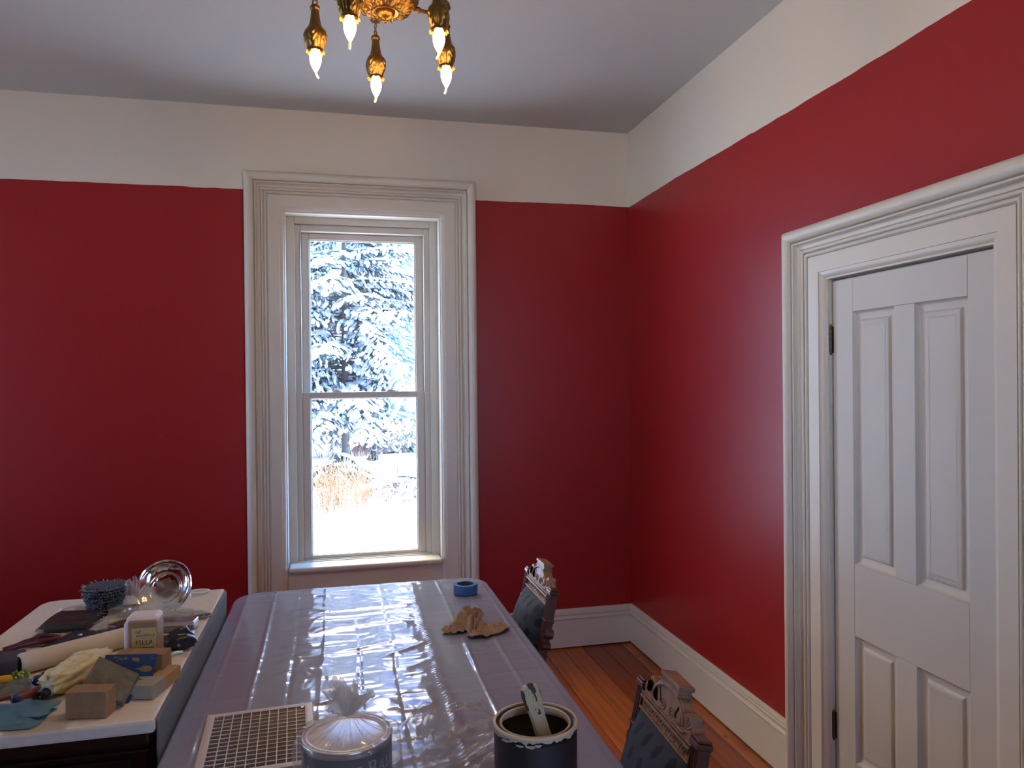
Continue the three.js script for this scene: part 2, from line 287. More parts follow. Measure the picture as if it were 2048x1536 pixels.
// ---------------------------------------------------------------- brass ceiling light
{
  const c = thing('chandelier', 'antique brass ceiling light with five hanging flame-tip bulbs', 'ceiling light', [-1.601, 0, 2.245]);
  const lob = (g, n, amt, y0, y1) => { const p = g.attributes.position; for (let i = 0; i < p.count; i++) { const x = p.getX(i), y = p.getY(i), z = p.getZ(i), a = Math.atan2(z, x), w = smoothstep(y, y0, y0 + 0.006) * (1 - smoothstep(y, y1 - 0.006, y1)), k = 1 + amt * w * (0.5 * Math.cos(a * n) + 0.5 * Math.sin(a * n * 3 + y * 260) * 0.5); p.setX(i, x * k); p.setZ(i, z * k); } g.computeVertexNormals(); return uvm(mergeVertices(g)); };
  part('canopy', lathe([[0.0, CEIL - 0.001], [0.075, CEIL - 0.001], [0.078, CEIL - 0.008], [0.07, CEIL - 0.018], [0.045, CEIL - 0.028], [0.03, CEIL - 0.045], [0.012, CEIL - 0.055], [0, CEIL - 0.055]], 40), M.brass, c);
  part('stem', strip([rod([0, 2.66, 0], [0, CEIL - 0.05, 0], 0.009, 0.009, 16), lathe([[0.009, 2.83], [0.02, 2.845], [0.024, 2.86], [0.02, 2.875], [0.009, 2.89]], 24)]), M.brass, c);
  // bowl with embossed panels between ribs, beads round the middle and along the rim
  const bowl = grid(180, 44, (u, v) => {
    const a = u * 2 * PI, prof = [[0.02, 2.584], [0.034, 2.5795], [0.045, 2.583], [0.06, 2.59], [0.076, 2.603], [0.085, 2.619], [0.088, 2.634], [0.083, 2.645], [0.05, 2.66], [0.009, 2.668]];
    const t = v * (prof.length - 1), i = Math.min(prof.length - 2, Math.floor(t)), f = t - i; let r = lerp(prof[i][0], prof[i + 1][0], f), y = lerp(prof[i][1], prof[i + 1][1], f);
    const w = smoothstep(v, 0.16, 0.26) * (1 - smoothstep(v, 0.6, 0.7)), rib = Math.pow(Math.abs(Math.cos(a * 5)), 24), leaf = Math.max(0, Math.sin(a * 10)) * 0.5 * (0.5 + 0.5 * Math.sin(v * 60 + Math.cos(a * 20) * 2)) + 0.5 * Math.max(0, noise(a * 14, v * 34, 3));
    y -= w * (0.006 * rib + 0.0075 * leaf); r *= 1 + w * 0.03 * rib;
    return [r * Math.cos(a), y, r * Math.sin(a)];
  });
  const beads = []; for (let i = 0; i < 36; i++) { const a = i / 36 * 2 * PI; beads.push(new THREE.SphereGeometry(0.0026, 8, 6).translate(0.0365 * Math.cos(a), 2.5795, 0.0365 * Math.sin(a))); }
  for (let i = 0; i < 60; i++) { const a = i / 60 * 2 * PI; beads.push(new THREE.SphereGeometry(0.0028, 8, 6).translate(0.087 * Math.cos(a), 2.624, 0.087 * Math.sin(a))); }
  part('bowl', uvm(mergeVertices(bowl)), M.brass, c);
  part('beading', strip(beads), M.brass, c);
  part('finial', lob(lathe([[0.0, 2.552], [0.006, 2.5535], [0.0075, 2.558], [0.006, 2.562], [0.013, 2.565], [0.021, 2.572], [0.0245, 2.581], [0.02, 2.588], [0, 2.59]], 60), 8, 0.09, 2.564, 2.586), M.brass, c);
  const bulbGlass = new THREE.MeshPhysicalMaterial({ color: lin([1, 0.9, 0.7]), roughness: 0.2, emissive: new THREE.Color(1, 0.62, 0.26), emissiveIntensity: 6 });
  const tipGlass = new THREE.MeshPhysicalMaterial({ color: lin([1, 0.93, 0.8]), roughness: 0.08, emissive: new THREE.Color(1, 0.66, 0.3), emissiveIntensity: 1.1 });
  for (let i = 0; i < 5; i++) {
    const a = (49 + 72 * i) * PI / 180, R = 0.187, px = R * Math.cos(a), pz = R * Math.sin(a), at0 = 2.648, dir = (r, y) => V(r * Math.cos(a), y, r * Math.sin(a));
    const arm = part('arm', strip([tube([dir(0.075, 2.625), dir(0.1, 2.617), dir(0.13, 2.62), dir(0.155, 2.638), dir(0.175, 2.66), dir(0.19, 2.664), dir(0.196, 2.652), dir(0.187, 2.643)], 0.0055, 40),
      lathe([[0.002, 2.634], [0.012, 2.638], [0.015, 2.643], [0.01, 2.648], [0.004, 2.652]], 20).translate(px, 0.004, pz),
      new THREE.SphereGeometry(0.011, 16, 12).scale(1, 0.7, 1).translate(0.098 * Math.cos(a), 2.616, 0.098 * Math.sin(a))]), M.brassdark, c);
    const p = new THREE.Group(); p.name = 'pendant'; p.position.set(px, 2.477, pz); p.rotation.y = 1.2 * i + 0.5; c.add(p);
    const links = []; for (let k = 0; k < 3; k++) links.push(new THREE.TorusGeometry(0.0048, 0.0013, 8, 18).scale(0.75, 1.25, 1).rotateY(k * PI / 2).translate(0, 0.1435 + k * 0.0095, 0));
    part('chain', strip(links), M.brassdark, p);
    part('hook', new THREE.TorusGeometry(0.0062, 0.0021, 8, 20).translate(0, 0.133, 0), M.brass, p);
    // socket husk: neck, ribbed bulge with applied leaves, scalloped rim
    const husk = grid(96, 60, (u, v) => {
      const an = u * 2 * PI, prof = [[0.0245, 0], [0.0205, 0.005], [0.0198, 0.009], [0.0225, 0.016], [0.0262, 0.027], [0.0282, 0.038], [0.0284, 0.046], [0.026, 0.056], [0.0215, 0.063], [0.0175, 0.0685], [0.015, 0.075], [0.0125, 0.088], [0.0105, 0.104], [0.01, 0.112], [0.0128, 0.1145], [0.0132, 0.119], [0.011, 0.1235], [0.004, 0.127]];
      const t = v * (prof.length - 1), i0 = Math.min(prof.length - 2, Math.floor(t)), f = t - i0; let r = lerp(prof[i0][0], prof[i0 + 1][0], f), y = lerp(prof[i0][1], prof[i0 + 1][1], f);
      const q = an * 4, lobe = Math.abs(Math.cos(q / 2)), w = smoothstep(y, 0.006, 0.02) * (1 - smoothstep(y, 0.052, 0.064));
      r += w * (0.0042 * Math.pow(lobe, 2) - 0.0026) + w * 0.0012 * Math.cos(an * 16) * (1 - lobe) + w * 0.0022 * Math.max(0, Math.sin(y * 420 + 3 * Math.cos(an * 8))) * Math.pow(lobe, 2);
      if (y < 0.003) { r += 0.0012 * Math.cos(an * 12); y -= 0.0014 * Math.cos(an * 12); }
      if (y > 0.068 && y < 0.112) r += 0.0005 * Math.cos(an * 10);
      return [r * Math.cos(an), y, r * Math.sin(an)];
    });
    part('socket_husk', uvm(mergeVertices(husk)), M.brass, p);
    const bulb = part('bulb', lathe([[0.008, 0.012], [0.012, 0.004], [0.0148, -0.006], [0.0158, -0.015], [0.0152, -0.024], [0.0125, -0.034], [0.009, -0.042], [0.006, -0.0475], [0.004, -0.0515], [0.0001, -0.052]], 32), bulbGlass, p);
    const bend = (i % 2 ? 1 : -1) * 0.9;
    part('bulb_tip', tube([[0, -0.046, 0], [0.0005 * bend, -0.052, 0], [0.002 * bend, -0.0585, 0], [0.0048 * bend, -0.0645, 0], [0.0085 * bend, -0.0685, 0]], 0.0029, 20, false, 8), tipGlass, p);
    const l = new THREE.PointLight(new THREE.Color(1, 0.62, 0.27), BULB_CANDELA); l.name = 'bulb_light'; l.position.set(0, -0.02, 0); l.castShadow = true; l.shadow.radius = 0.8; p.add(l);
  }
}
// ---------------------------------------------------------------- the snowy garden outside
const GROUND = -0.6;
const hill = (x, z) => GROUND + 0.05 * noise(x * 0.35, z * 0.35, 5) + 0.02 * noise(x * 1.3, z * 1.3, 6) + 0.03 * smoothstep(-z, 9, 16);
const snowMat = std([0.86, 0.87, 0.89], 0.85), needleMat = std([0.028, 0.038, 0.028], 0.8), barkMat = std([0.13, 0.1, 0.08], 0.9);
{
  const g = grid(220, 220, (u, v) => { const x = lerp(-40, 36, u), z = lerp(40, -45, v); return [x, x > -5.8 && x < 0.6 && z > -0.6 && z < 6.4 ? -0.7 : hill(x, z) + 0.012 * noise(x * 5, z * 5, 2), z]; });
  struct('snow_ground', g, std([0.84, 0.85, 0.87], 0.9)).userData.kind = 'structure';
}
const garden = new THREE.Matrix4();
function sprayGeo() {
  const gs = []; let k = 0;
  gs.push(rod([0, 0, 0], [0.3, 0, 0], 0.005, 0.0025, 4));
  for (let i = 0; i < 34; i++) { const t = 0.02 + 0.28 * (i / 34), a = i * 2.4, L = 0.075 * (1 - 0.45 * t / 0.3); gs.push(rod([t, 0, 0], [t + L * 0.62, L * 0.75 * Math.cos(a), L * 0.75 * Math.sin(a)], 0.0045, 0.0016, 3)); }
  return strip(gs);
}
function blobGeo(k) { return blob(1, 2, (v) => { const n = 1 + 0.22 * noise(v.x * 1.7 + k, v.y * 1.7, v.z * 1.7 + k); v.multiplyScalar(n); if (v.y < -0.3) v.y = -0.3 + (v.y + 0.3) * 0.3; }); }
const SPRAY = sprayGeo(), SNOWBLOBS = [blobGeo(1), blobGeo(7)];
function spruce(name, label, pos, H, R, opt = {}) {
  const fine = opt.fine ?? 1, t = thing(name, label, 'tree', pos, opt.turn ?? 0, opt.group), sprays = [], snows = [], twigs = [], up = V(0, 1, 0), q = new THREE.Quaternion(), m = new THREE.Matrix4();
  part('trunk', rod([0, -0.1, 0], [0, H, 0], 0.012 * H, 0.01, 12), barkMat, t);
  const levels = Math.round(H * 3.1);
  for (let l = 0; l < levels; l++) {
    const f = l / levels, low = opt.low ?? 0.25, y = low + f * (H - low - 0.15), len = R * Math.pow(1 - f, 0.85) + 0.15, n = Math.max(4, Math.round(8 - 3 * f));
    for (let b = 0; b < n; b++) {
      const az = (b + rnd()) / n * 2 * PI + l, L = len * rr(0.75, 1.1), droop = rr(0.3, 0.55) * (1 - 0.6 * f), y0 = y + rr(-0.12, 0.12);
      const P = (s) => V(Math.cos(az) * L * s, y0 + L * (0.12 * s - droop * s * s + 0.22 * droop * s * s * s), Math.sin(az) * L * s);
      twigs.push(tube([P(0), P(0.35), P(0.7), P(1)], 0.012 + 0.006 * (1 - f), 8, false, 4));
      const steps = Math.max(3, Math.round(L / (0.16 * fine)));
      for (let s = 1; s <= steps; s++) {
        const k = 0.18 + 0.82 * s / steps, base = P(k), fwd = P(Math.min(1, k + 0.02)).sub(P(k - 0.02)).normalize();
        for (const side of [-1, 1]) {
          const sideDir = V(-Math.sin(az) * side, 0, Math.cos(az) * side), w = (0.3 * L * (1 - k) + 0.16) * rr(0.6, 1.1), dir = fwd.clone().multiplyScalar(0.75).add(sideDir).add(V(0, rr(-0.5, -0.15), 0)).normalize(), cnt = Math.max(1, Math.ceil(w / (0.2 * fine)));
          for (let c = 0; c < cnt; c++) {
            const o = base.clone().addScaledVector(dir, c * 0.19 * fine), d = dir.clone().add(V(rr(-0.25, 0.25), rr(-0.35, 0.05) - 0.1 * c, rr(-0.25, 0.25))).normalize();
            q.setFromUnitVectors(V(1, 0, 0), d); const sc = rr(0.75, 1.15) * fine; m.compose(o, q, V(sc, sc, sc)); sprays.push(m.clone());
            if (rnd() < (opt.snow ?? 0.6)) { const a = o.clone().addScaledVector(d, 0.15 * fine); m.compose(V(a.x, a.y + 0.02, a.z), new THREE.Quaternion().setFromUnitVectors(V(1, 0, 0), d).multiply(new THREE.Quaternion().setFromEuler(new THREE.Euler(0, 0, rr(-0.2, 0.2)))), V(rr(0.08, 0.17) * fine, rr(0.025, 0.05) * fine, rr(0.035, 0.075) * fine)); snows.push(m.clone()); }
          }
        }
        if (rnd() < (opt.snow ?? 0.6) * 0.9) { const a = P(k); q.setFromUnitVectors(V(1, 0, 0), fwd); m.compose(V(a.x, a.y + 0.03, a.z), q, V(rr(0.1, 0.2) * fine, rr(0.03, 0.07) * fine, rr(0.06, 0.14) * fine)); snows.push(m.clone()); }
      }
    }
  }
  const bm = part('branch', strip(twigs), barkMat, t); bm.userData.kind = 'stuff';
  const inst = (nm, geo, mat, list) => { const i = new THREE.InstancedMesh(geo, mat, list.length); list.forEach((x, k) => i.setMatrixAt(k, x)); i.name = nm; i.userData.kind = 'stuff'; i.castShadow = i.receiveShadow = true; t.add(i); };
  inst('needles', SPRAY, needleMat, sprays);
  inst('snow', SNOWBLOBS[0], snowMat, snows.filter((_, i) => i % 2)); inst('snow', SNOWBLOBS[1], snowMat, snows.filter((_, i) => !(i % 2)));
  return t;
}
const tree1 = spruce('spruce_tree', 'tall snow-laden spruce filling the upper window, drooping branches', [-1.55, GROUND, -13.9], 8.8, 3.6, { snow: 0.55, low: 1.5, fine: 0.72 });
{
  const b1 = dup(tree1, [-5.2, GROUND, -18.5], 1.9, 'snowy spruce behind the tall one, at the left edge of the window'); b1.scale.setScalar(1.05);
  const b2 = dup(tree1, [3.6, GROUND, -21], 3.7, 'snowy spruce farther back, seen at the right edge of the window'); b2.scale.setScalar(1.15);
  const b3 = dup(tree1, [1.15, GROUND, -17.6], 5.1, 'small snow-covered spruce at the right edge of the lower sash'); b3.scale.setScalar(0.46);
}
const shrub = spruce('spruce_shrub', 'low snow-dusted evergreen shrub in front of the sitting cat', [-0.62, GROUND - 0.03, -10.2], 0.66, 0.8, { snow: 0.4, fine: 0.55, low: 0.12 });
shrub.userData.category = 'shrub';
{
  const s1 = dup(shrub, [-1.85, GROUND - 0.05, -12.2], 1.3, 'bushy snow-covered evergreen behind the tan grass, left of the cat'); s1.scale.set(1.0, 1.75, 1.0);
  const s2 = dup(shrub, [-0.1, GROUND - 0.05, -19.2], 2.9, 'snow-covered evergreen bush in the distance, right of the cat'); s2.scale.set(1.5, 1.75, 1.5);
}
function grass(name, label, pos, n, rx, rz, h, m) {
  const g = mergeGeometries([tube([[0, 0, 0], [0.02, 0.35, 0], [0.11, 0.68, 0], [0.33, 0.93, 0]], 0.0036, 6, false, 4)]), i = new THREE.InstancedMesh(g, m, n), q = new THREE.Quaternion(), mt = new THREE.Matrix4();
  for (let k = 0; k < n; k++) { const a = rr(0, 6.28), r = Math.sqrt(rnd()), x = r * Math.cos(a) * rx, z = r * Math.sin(a) * rz, s = h * rr(0.45, 1.1); q.setFromEuler(new THREE.Euler(rr(-0.35, 0.35), rr(0, 6.28), rr(-0.5, 0.3))); mt.compose(V(x, 0, z), q, V(s, s, s)); i.setMatrixAt(k, mt); }
  i.name = numbered(name); i.position.set(...pos); i.userData = { label, category: 'grass', kind: 'stuff' }; scene.add(i);
}
const straw = std([0.27, 0.135, 0.045], 0.8), twigMat = std([0.27, 0.15, 0.1], 0.8);
grass('dry_grass', 'tall tan dry grass standing in the snow at the window\'s lower left', [-1.78, GROUND, -9.0], 620, 0.72, 0.8, 0.88, straw);
grass('dry_grass', 'reddish dry weed stalks in the snow at the window\'s lower right', [-0.75, GROUND, -8.6], 300, 0.55, 0.6, 0.5, twigMat);
grass('dry_grass', 'rusty dry grass tuft under the spruce branches, farther off than the tan grass', [-1.35, GROUND, -17.6], 420, 1.1, 0.5, 1.0, twigMat);
// a dark cat sitting in the snow, one body: capsules joined by a smooth minimum
{
  const S = 0.26, res = 64, mc = new MarchingCubes(res, barkMat, false, false, 60000), f = mc.field;
  const caps = [[[0, 0.02, 0.05], [0, 0.14, 0.01], 0.105, 0.085], [[0, 0.14, 0.01], [0, 0.27, -0.045], 0.085, 0.062], [[0, 0.27, -0.045], [0, 0.335, -0.07], 0.055, 0.05], [[0, 0.345, -0.075], [0, 0.345, -0.1], 0.052, 0.04], [[0, 0.335, -0.11], [0, 0.33, -0.13], 0.026, 0.02],
    [[-0.028, 0.385, -0.07], [-0.038, 0.43, -0.07], 0.02, 0.004], [[0.028, 0.385, -0.07], [0.038, 0.43, -0.07], 0.02, 0.004], [[-0.035, 0.2, -0.07], [-0.035, 0.01, -0.09], 0.03, 0.022], [[0.035, 0.2, -0.07], [0.035, 0.01, -0.09], 0.03, 0.022], [[-0.035, 0.01, -0.09], [-0.035, 0.005, -0.13], 0.02, 0.018], [[0.035, 0.01, -0.09], [0.035, 0.005, -0.13], 0.02, 0.018],
    [[-0.08, 0.06, 0.02], [-0.085, 0.02, -0.07], 0.06, 0.03], [[0.08, 0.06, 0.02], [0.085, 0.02, -0.07], 0.06, 0.03], [[0, 0.02, 0.13], [0.1, 0.015, 0.17], 0.03, 0.024], [[0.1, 0.015, 0.17], [0.17, 0.015, 0.08], 0.024, 0.016]];
  const P = V(), A = V(), B = V();
  for (let k = 0; k < res; k++) for (let j = 0; j < res; j++) for (let i = 0; i < res; i++) {
    P.set((i / (res / 2) - 1) * S, (j / (res / 2) - 1) * S + 0.22, (k / (res / 2) - 1) * S); let d = 1;
    for (const [a, b, ra, rb] of caps) { A.set(...a); B.set(...b).sub(A); const h = clamp(P.clone().sub(A).dot(B) / B.lengthSq(), 0, 1), q = P.distanceTo(A.addScaledVector(B, h)) - lerp(ra, rb, h), K = 0.022, t = clamp(0.5 + 0.5 * (d - q) / K, 0, 1); d = lerp(d, q, t) - K * t * (1 - t); }
    f[i + j * res + k * res * res] = -d;
  }
  mc.isolation = 0; mc.update();
  const n = mc.count, g = new THREE.BufferGeometry(); g.setAttribute('position', new THREE.BufferAttribute(mc.positionArray.slice(0, n * 3), 3)); g.setAttribute('normal', new THREE.BufferAttribute(mc.normalArray.slice(0, n * 3), 3));
  g.scale(S, S, S).translate(0, 0.22, 0);
  const cat = thing('cat', 'dark grey cat sitting upright on the snow seen through the window', 'cat', [-0.79, hill(-0.79, -16.2) + 0.03, -16.2], 0.5 + PI * 0.9);
  part('body', uvm(g), std([0.035, 0.034, 0.036], 0.8), cat);
  part('collar', new THREE.TorusGeometry(0.06, 0.011, 8, 24).rotateX(PI / 2 - 0.35).translate(0, 0.282, -0.048), std([0.8, 0.75, 0.75], 0.6), cat);
}
// ---------------------------------------------------------------- dining table under a shiny plastic drop sheet
const TOP = 0.76;
const darkWoodTex = woodTex([0.36, 0.185, 0.095], [0.13, 0.055, 0.028], 71, 0);
M.walnut = std(0xffffff, 0.35, { map: darkWoodTex, bumpMap: darkWoodTex, bumpScale: 0.0004, clearcoat: 0.3, clearcoatRoughness: 0.3 });
const blackWoodTex = woodTex([0.105, 0.05, 0.03], [0.035, 0.016, 0.01], 83, 0);
M.mahogany = std(0xffffff, 0.38, { map: blackWoodTex, bumpMap: blackWoodTex, bumpScale: 0.0004 });
{
  const t = thing('dining_table', 'dining table whose top and legs are hidden by the silvery drop sheet', 'table', [0, 0, 0]);
  part('tabletop', box(-2.125, -1.158, 0.722, 0.752, 1.14, 3.2, 0.01), M.walnut, t);
  part('apron', strip([box(-2.05, -1.24, 0.63, 0.722, 1.24, 1.262), box(-2.05, -1.24, 0.63, 0.722, 3.08, 3.102), box(-2.06, -2.038, 0.63, 0.722, 1.24, 3.1), box(-1.262, -1.24, 0.63, 0.722, 1.24, 3.1)]), M.walnut, t);
  for (const [x, z] of [[-2.02, 1.28], [-1.28, 1.28], [-2.02, 3.06], [-1.28, 3.06]]) part('leg', lathe([[0, 0.001], [0.022, 0.001], [0.026, 0.03], [0.02, 0.06], [0.028, 0.2], [0.034, 0.4], [0.026, 0.5], [0.036, 0.53], [0.036, 0.63], [0.034, 0.725], [0, 0.725]], 24).translate(x, 0, z), M.walnut, t);
  const x0 = -2.126, x1 = -1.143, z0 = 1.108, z1 = 3.215, R = 0.1, D = 0.17, CR = [-2.088, -1.984, -1.885, -1.788, -1.68, -1.576, -1.453, -1.344, -1.24, -1.163];
  const pol = [1, 1, -1, 1, -1, -1, 1, 1, 1, 1], amp = [1.5, 1.6, 1.0, 1.0, 1.2, 1.0, 0.6, 2.2, 2.0, 1.8];
  const height = (x, z) => {
    let h = 0; const wob = 0.006 * noise(x * 3, z * 2.3, 11);
    for (let k = 0; k < CR.length; k++) { const d = Math.abs(x + wob - CR[k] - 0.01 * (z - 1.1) * (k < 3 ? 1.4 : 0)); if (k !== 6) h += pol[k] * amp[k] * 0.001 * (1.3 * Math.exp(-d * d / 0.000032) + 0.75 * Math.exp(-d / 0.03)) * (0.75 + 0.5 * noise(k * 3.3, z * 5, 2)); }
    for (let k = 0; k < 24; k++) { const zc = 1.19 + k * 0.088, d = Math.abs(z + 0.012 * noise(x * 5, k, 4) - zc); if (d < 0.1) h += (0.0007 + 0.0003 * smoothstep(x, -1.93, -1.86) * (1 - smoothstep(x, -1.5, -1.42))) * (k % 3 ? 1 : -1) * (Math.exp(-d * d / 0.00004) + 0.6 * Math.exp(-d / 0.02)) * smoothstep(noise(x * 4, k * 2.2, 8), -0.5, 0.3); }
    const c = smoothstep(x, -1.93, -1.86) * (1 - smoothstep(x, -1.52, -1.42));
    const rid = (a, b, s) => { const n = 1 - Math.abs(noise(a, b, s)); return n * n; };
    h += (0.0006 + 0.0042 * c) * rid(x * 4.5 + 0.9 * noise(z * 4, x * 3, 2), z * 11 + 0.8 * noise(x * 7, z * 3, 9), 21) + (0.0003 + 0.0006 * c) * rid(x * 15, z * 30 + noise(x * 8, z * 8, 3), 22) + 0.0004 * c * rid(x * 40 + noise(x * 9, z * 9, 1), z * 25, 24) + 0.0018 * noise(x * 3, z * 2.2, 14) + 0.00022 * noise(x * 40, z * 34, 5);
    const dx = x + 1.452 + 0.006 * (z - 1.1) + 0.004 * noise(1, z * 6, 5), e = Math.exp(-dx * dx / 0.00022);   // gathered seam with beads
    h += e * (0.0012 + 0.0022 * (0.5 + 0.5 * Math.sin(z * 370 + Math.sign(dx) * 1.5 + dx * 260)) * (0.6 + 0.4 * noise(z * 30, dx * 100, 3)));
    return h;
  };
  const NU = 330, NV = 430, W = x1 - x0, L = z1 - z0, r = 0.01;
  const cloth = grid(NU, NV, (u, v) => {
    const a = x0 - D + u * (W + 2 * D), b = z0 - D + v * (L + 2 * D), cx = clamp(a, x0 + R, x1 - R), cz = clamp(b, z0 + R, z1 - R);
    let dx = a - cx, dz = b - cz; const d = Math.hypot(dx, dz), out = d - R;
    if (out <= 0 || d === 0) { const hx = clamp(a, x0, x1), hz = clamp(b, z0, z1), edge = Math.min(1, -out / 0.03 + (d === 0 ? 1 : 0)); return [a, TOP - 0.004 + height(hx, hz) * Math.max(0.25, edge), b]; }
    dx /= d; dz /= d; const ang = Math.min(out / r, PI / 2), down = Math.max(0, out - r * PI / 2), qx = cx + dx * R, qz = cz + dz * R, fold = 0.01 * noise(qx * 9 + qz * 9, down * 6, 31) * smoothstep(down, 0.01, 0.12), bulge = r * Math.sin(ang) + 0.02 * down + fold;
    return [qx + dx * bulge, TOP - 0.004 + height(qx, qz) * 0.25 - r * (1 - Math.cos(ang)) - Math.min(down, D), qz + dz * bulge];
  });
  one('drop_sheet', cloth, std([0.265, 0.295, 0.4], 0.13, { ior: 1.5, specularIntensity: 1, clearcoat: 0.3, clearcoatRoughness: 0.06 }), 'creased silvery-lilac plastic drop sheet spread over the dining table', 'drop sheet');
}

// ---------------------------------------------------------------- carved chairs
function carvedChair(label, pos, turn) {
  // local: back line along z, chair faces -x; (w, v, d) = across, up the raked back, forward
  const t = thing('dining_chair', label, 'chair', pos, turn, 'carved dining chairs'), rake = 0.205;
  const basis = new THREE.Matrix4().makeBasis(V(0, 0, 1), V(Math.sin(rake), Math.cos(rake), 0), V(-Math.cos(rake), Math.sin(rake), 0)).setPosition(-0.102, 0.42, 0);
  const back = (g) => uvm(g).applyMatrix4(basis);
  for (const s of [-1, 1]) {
    const w = s * 0.15, post = [box(w - 0.0165, w + 0.0165, -0.02, 0.478, -0.028, 0, 0.003), box(w - 0.0195, w + 0.0195, 0.478, 0.49, -0.03, 0.004, 0.003), box(w - 0.017, w + 0.017, 0.49, 0.496, -0.028, 0.001, 0.003), box(w - 0.0195, w + 0.0195, 0.386, 0.394, -0.03, 0.003, 0.002)];
    for (const q of [-0.009, 0, 0.009]) post.push(rod([w + q, 0.03, 0.0005], [w + q, 0.475, 0.0005], 0.0028, 0.0028, 8));
    post.push(new THREE.CylinderGeometry(0.016, 0.016, 0.03, 20).rotateX(PI / 2).translate(w + s * 0.016, 0.35, -0.017), new THREE.CylinderGeometry(0.012, 0.012, 0.028, 20).rotateX(PI / 2).translate(w + s * 0.016, 0.31, -0.017));
    part('back_post', back(strip(post)), M.walnut, t);
    part('leg', strip([rod([-0.102 + 0.03, 0.44, w], [0.02, 0.001, w * 1.02], 0.019, 0.015, 4)].map(uvm)), M.walnut, t);
    part('leg', uvm(lathe([[0, 0.001], [0.014, 0.001], [0.019, 0.05], [0.015, 0.08], [0.021, 0.2], [0.024, 0.3], [0.018, 0.34], [0.025, 0.36], [0.025, 0.42], [0, 0.42]], 20).translate(-0.5, 0, s * 0.17)), M.walnut, t);
  }
  part('seat_rail', strip([box(-0.52, -0.08, 0.375, 0.425, -0.19, 0.19, 0.006)]), M.walnut, t);
  const dots = canvas(512, 660, (g, w, h) => {
    g.fillStyle = '#2a323d'; g.fillRect(0, 0, w, h); let s2 = 3; const q = () => ((s2 = (s2 * 16807) % 2147483647) / 2147483647);
    for (let i = 0; i < 9000; i++) { g.fillStyle = q() < 0.5 ? 'rgba(30,36,46,0.25)' : 'rgba(88,96,110,0.2)'; g.fillRect(q() * w, q() * h, 2, 5); }
    g.fillStyle = '#05060a'; for (let j = -1; j < 12; j++) for (let i = -1; i < 6; i++) { g.beginPath(); g.ellipse(i * 104 + (j & 1 ? 52 : 0) + 30, j * 72 + 40, 22, 25, 0, 0, 7); g.fill(); }
  });
  const fabric = std(0xffffff, 0.75, { map: dots, bumpMap: FABRIC, bumpScale: 0.0003, sheen: 0.2, sheenColor: lin([0.3, 0.33, 0.4]), sheenRoughness: 0.5 });
  const pw = 0.134, v0 = 0.05, v1 = 0.437;
  const pad = grid(40, 50, (u, v) => { const w = lerp(-pw, pw, u), y = lerp(v0, v1, v), a = Math.pow(Math.abs(w) / pw, 3), b = Math.pow(Math.abs(y - 0.225) / 0.212, 4); return [w, y, -0.008 + 0.062 * Math.pow(Math.max(0, (1 - a) * (1 - b)), 0.6) + 0.001 * noise(w * 30, y * 30, 3)]; });
  part('back_pad', pad.applyMatrix4(basis), fabric, t);
  part('pad_back', back(box(-0.136, 0.136, 0.03, 0.44, -0.03, -0.008)), M.walnut, t);
  part('seat_pad', grid(30, 30, (u, v) => { const x = lerp(-0.515, -0.085, u), z = lerp(-0.185, 0.185, v), e = Math.max(Math.abs(u - 0.5), Math.abs(v - 0.5)) * 2; return [x, 0.424 + 0.05 * Math.pow(1 - Math.pow(e, 5), 0.5), z]; }), fabric, t);
  // carved top: lower band, pierced arch, cap block
  const M2 = M.carved ?? (M.carved = std(0xffffff, 0.4, { map: woodTex([0.58, 0.44, 0.32], [0.33, 0.22, 0.135], 91, 0), clearcoat: 0.12, clearcoatRoughness: 0.4 }));
  const band = [box(-0.134, 0.134, 0.436, 0.464, -0.03, -0.006), box(-0.134, 0.134, 0.434, 0.4385, -0.03, 0.001, 0.0015), box(-0.134, 0.134, 0.46, 0.4665, -0.03, 0.003, 0.0015), box(-0.134, 0.134, 0.469, 0.4725, -0.03, 0.001, 0.0012)];
  for (let i = -5; i <= 5; i++) { const w = i * 0.0235; band.push(new THREE.SphereGeometry(0.0026, 10, 8).translate(w, 0.4495, -0.005)); if (i < 5) band.push(rod([w + 0.006, 0.4415, -0.0055], [w + 0.0175, 0.457, -0.0055], 0.0011, 0.0011, 6)); }
  const rail = part('carved_band', back(strip(band)), M2, t);
  const out = [[-0.131, 0.466], [-0.131, 0.49], [-0.124, 0.5], [-0.113, 0.501], [-0.112, 0.512], [-0.103, 0.52], [-0.093, 0.519], ...arc(0, 0.482, 0.092, 0.056, PI * 0.83, PI * 0.62, 7), [-0.03, 0.535], [0.03, 0.535], ...arc(0, 0.482, 0.092, 0.056, PI * 0.38, PI * 0.17, 7), [0.093, 0.519], [0.103, 0.52], [0.112, 0.512], [0.113, 0.501], [0.124, 0.5], [0.131, 0.49], [0.131, 0.466]];
  const hole = (s) => { const h = [[0.034, 0.491], [0.04, 0.505], [0.048, 0.515], [0.056, 0.517], [0.058, 0.511], [0.052, 0.504], [0.048, 0.496], [0.047, 0.486], [0.04, 0.481]].map(([x, y]) => [x * s, y]); return s < 0 ? h.reverse() : h; };
  const hole2 = (s) => { const h = [[0.057, 0.498], [0.067, 0.512], [0.072, 0.508], [0.066, 0.493], [0.06, 0.488]].map(([x, y]) => [x * s, y]); return s < 0 ? h.reverse() : h; };
  const plate = extrude(out, 0.022, 0.002, [hole(1), hole(-1), hole2(1), hole2(-1)]).translate(0, 0, -0.028);
  const crest = part('crest_rail', back(plate), M2, t);
  const relief = [tube(arc(0, 0.482, 0.084, 0.048, PI * 0.97, PI * 0.03, 30).map(([x, y]) => [x, y, -0.003]), 0.0034, 60, false, 8)];
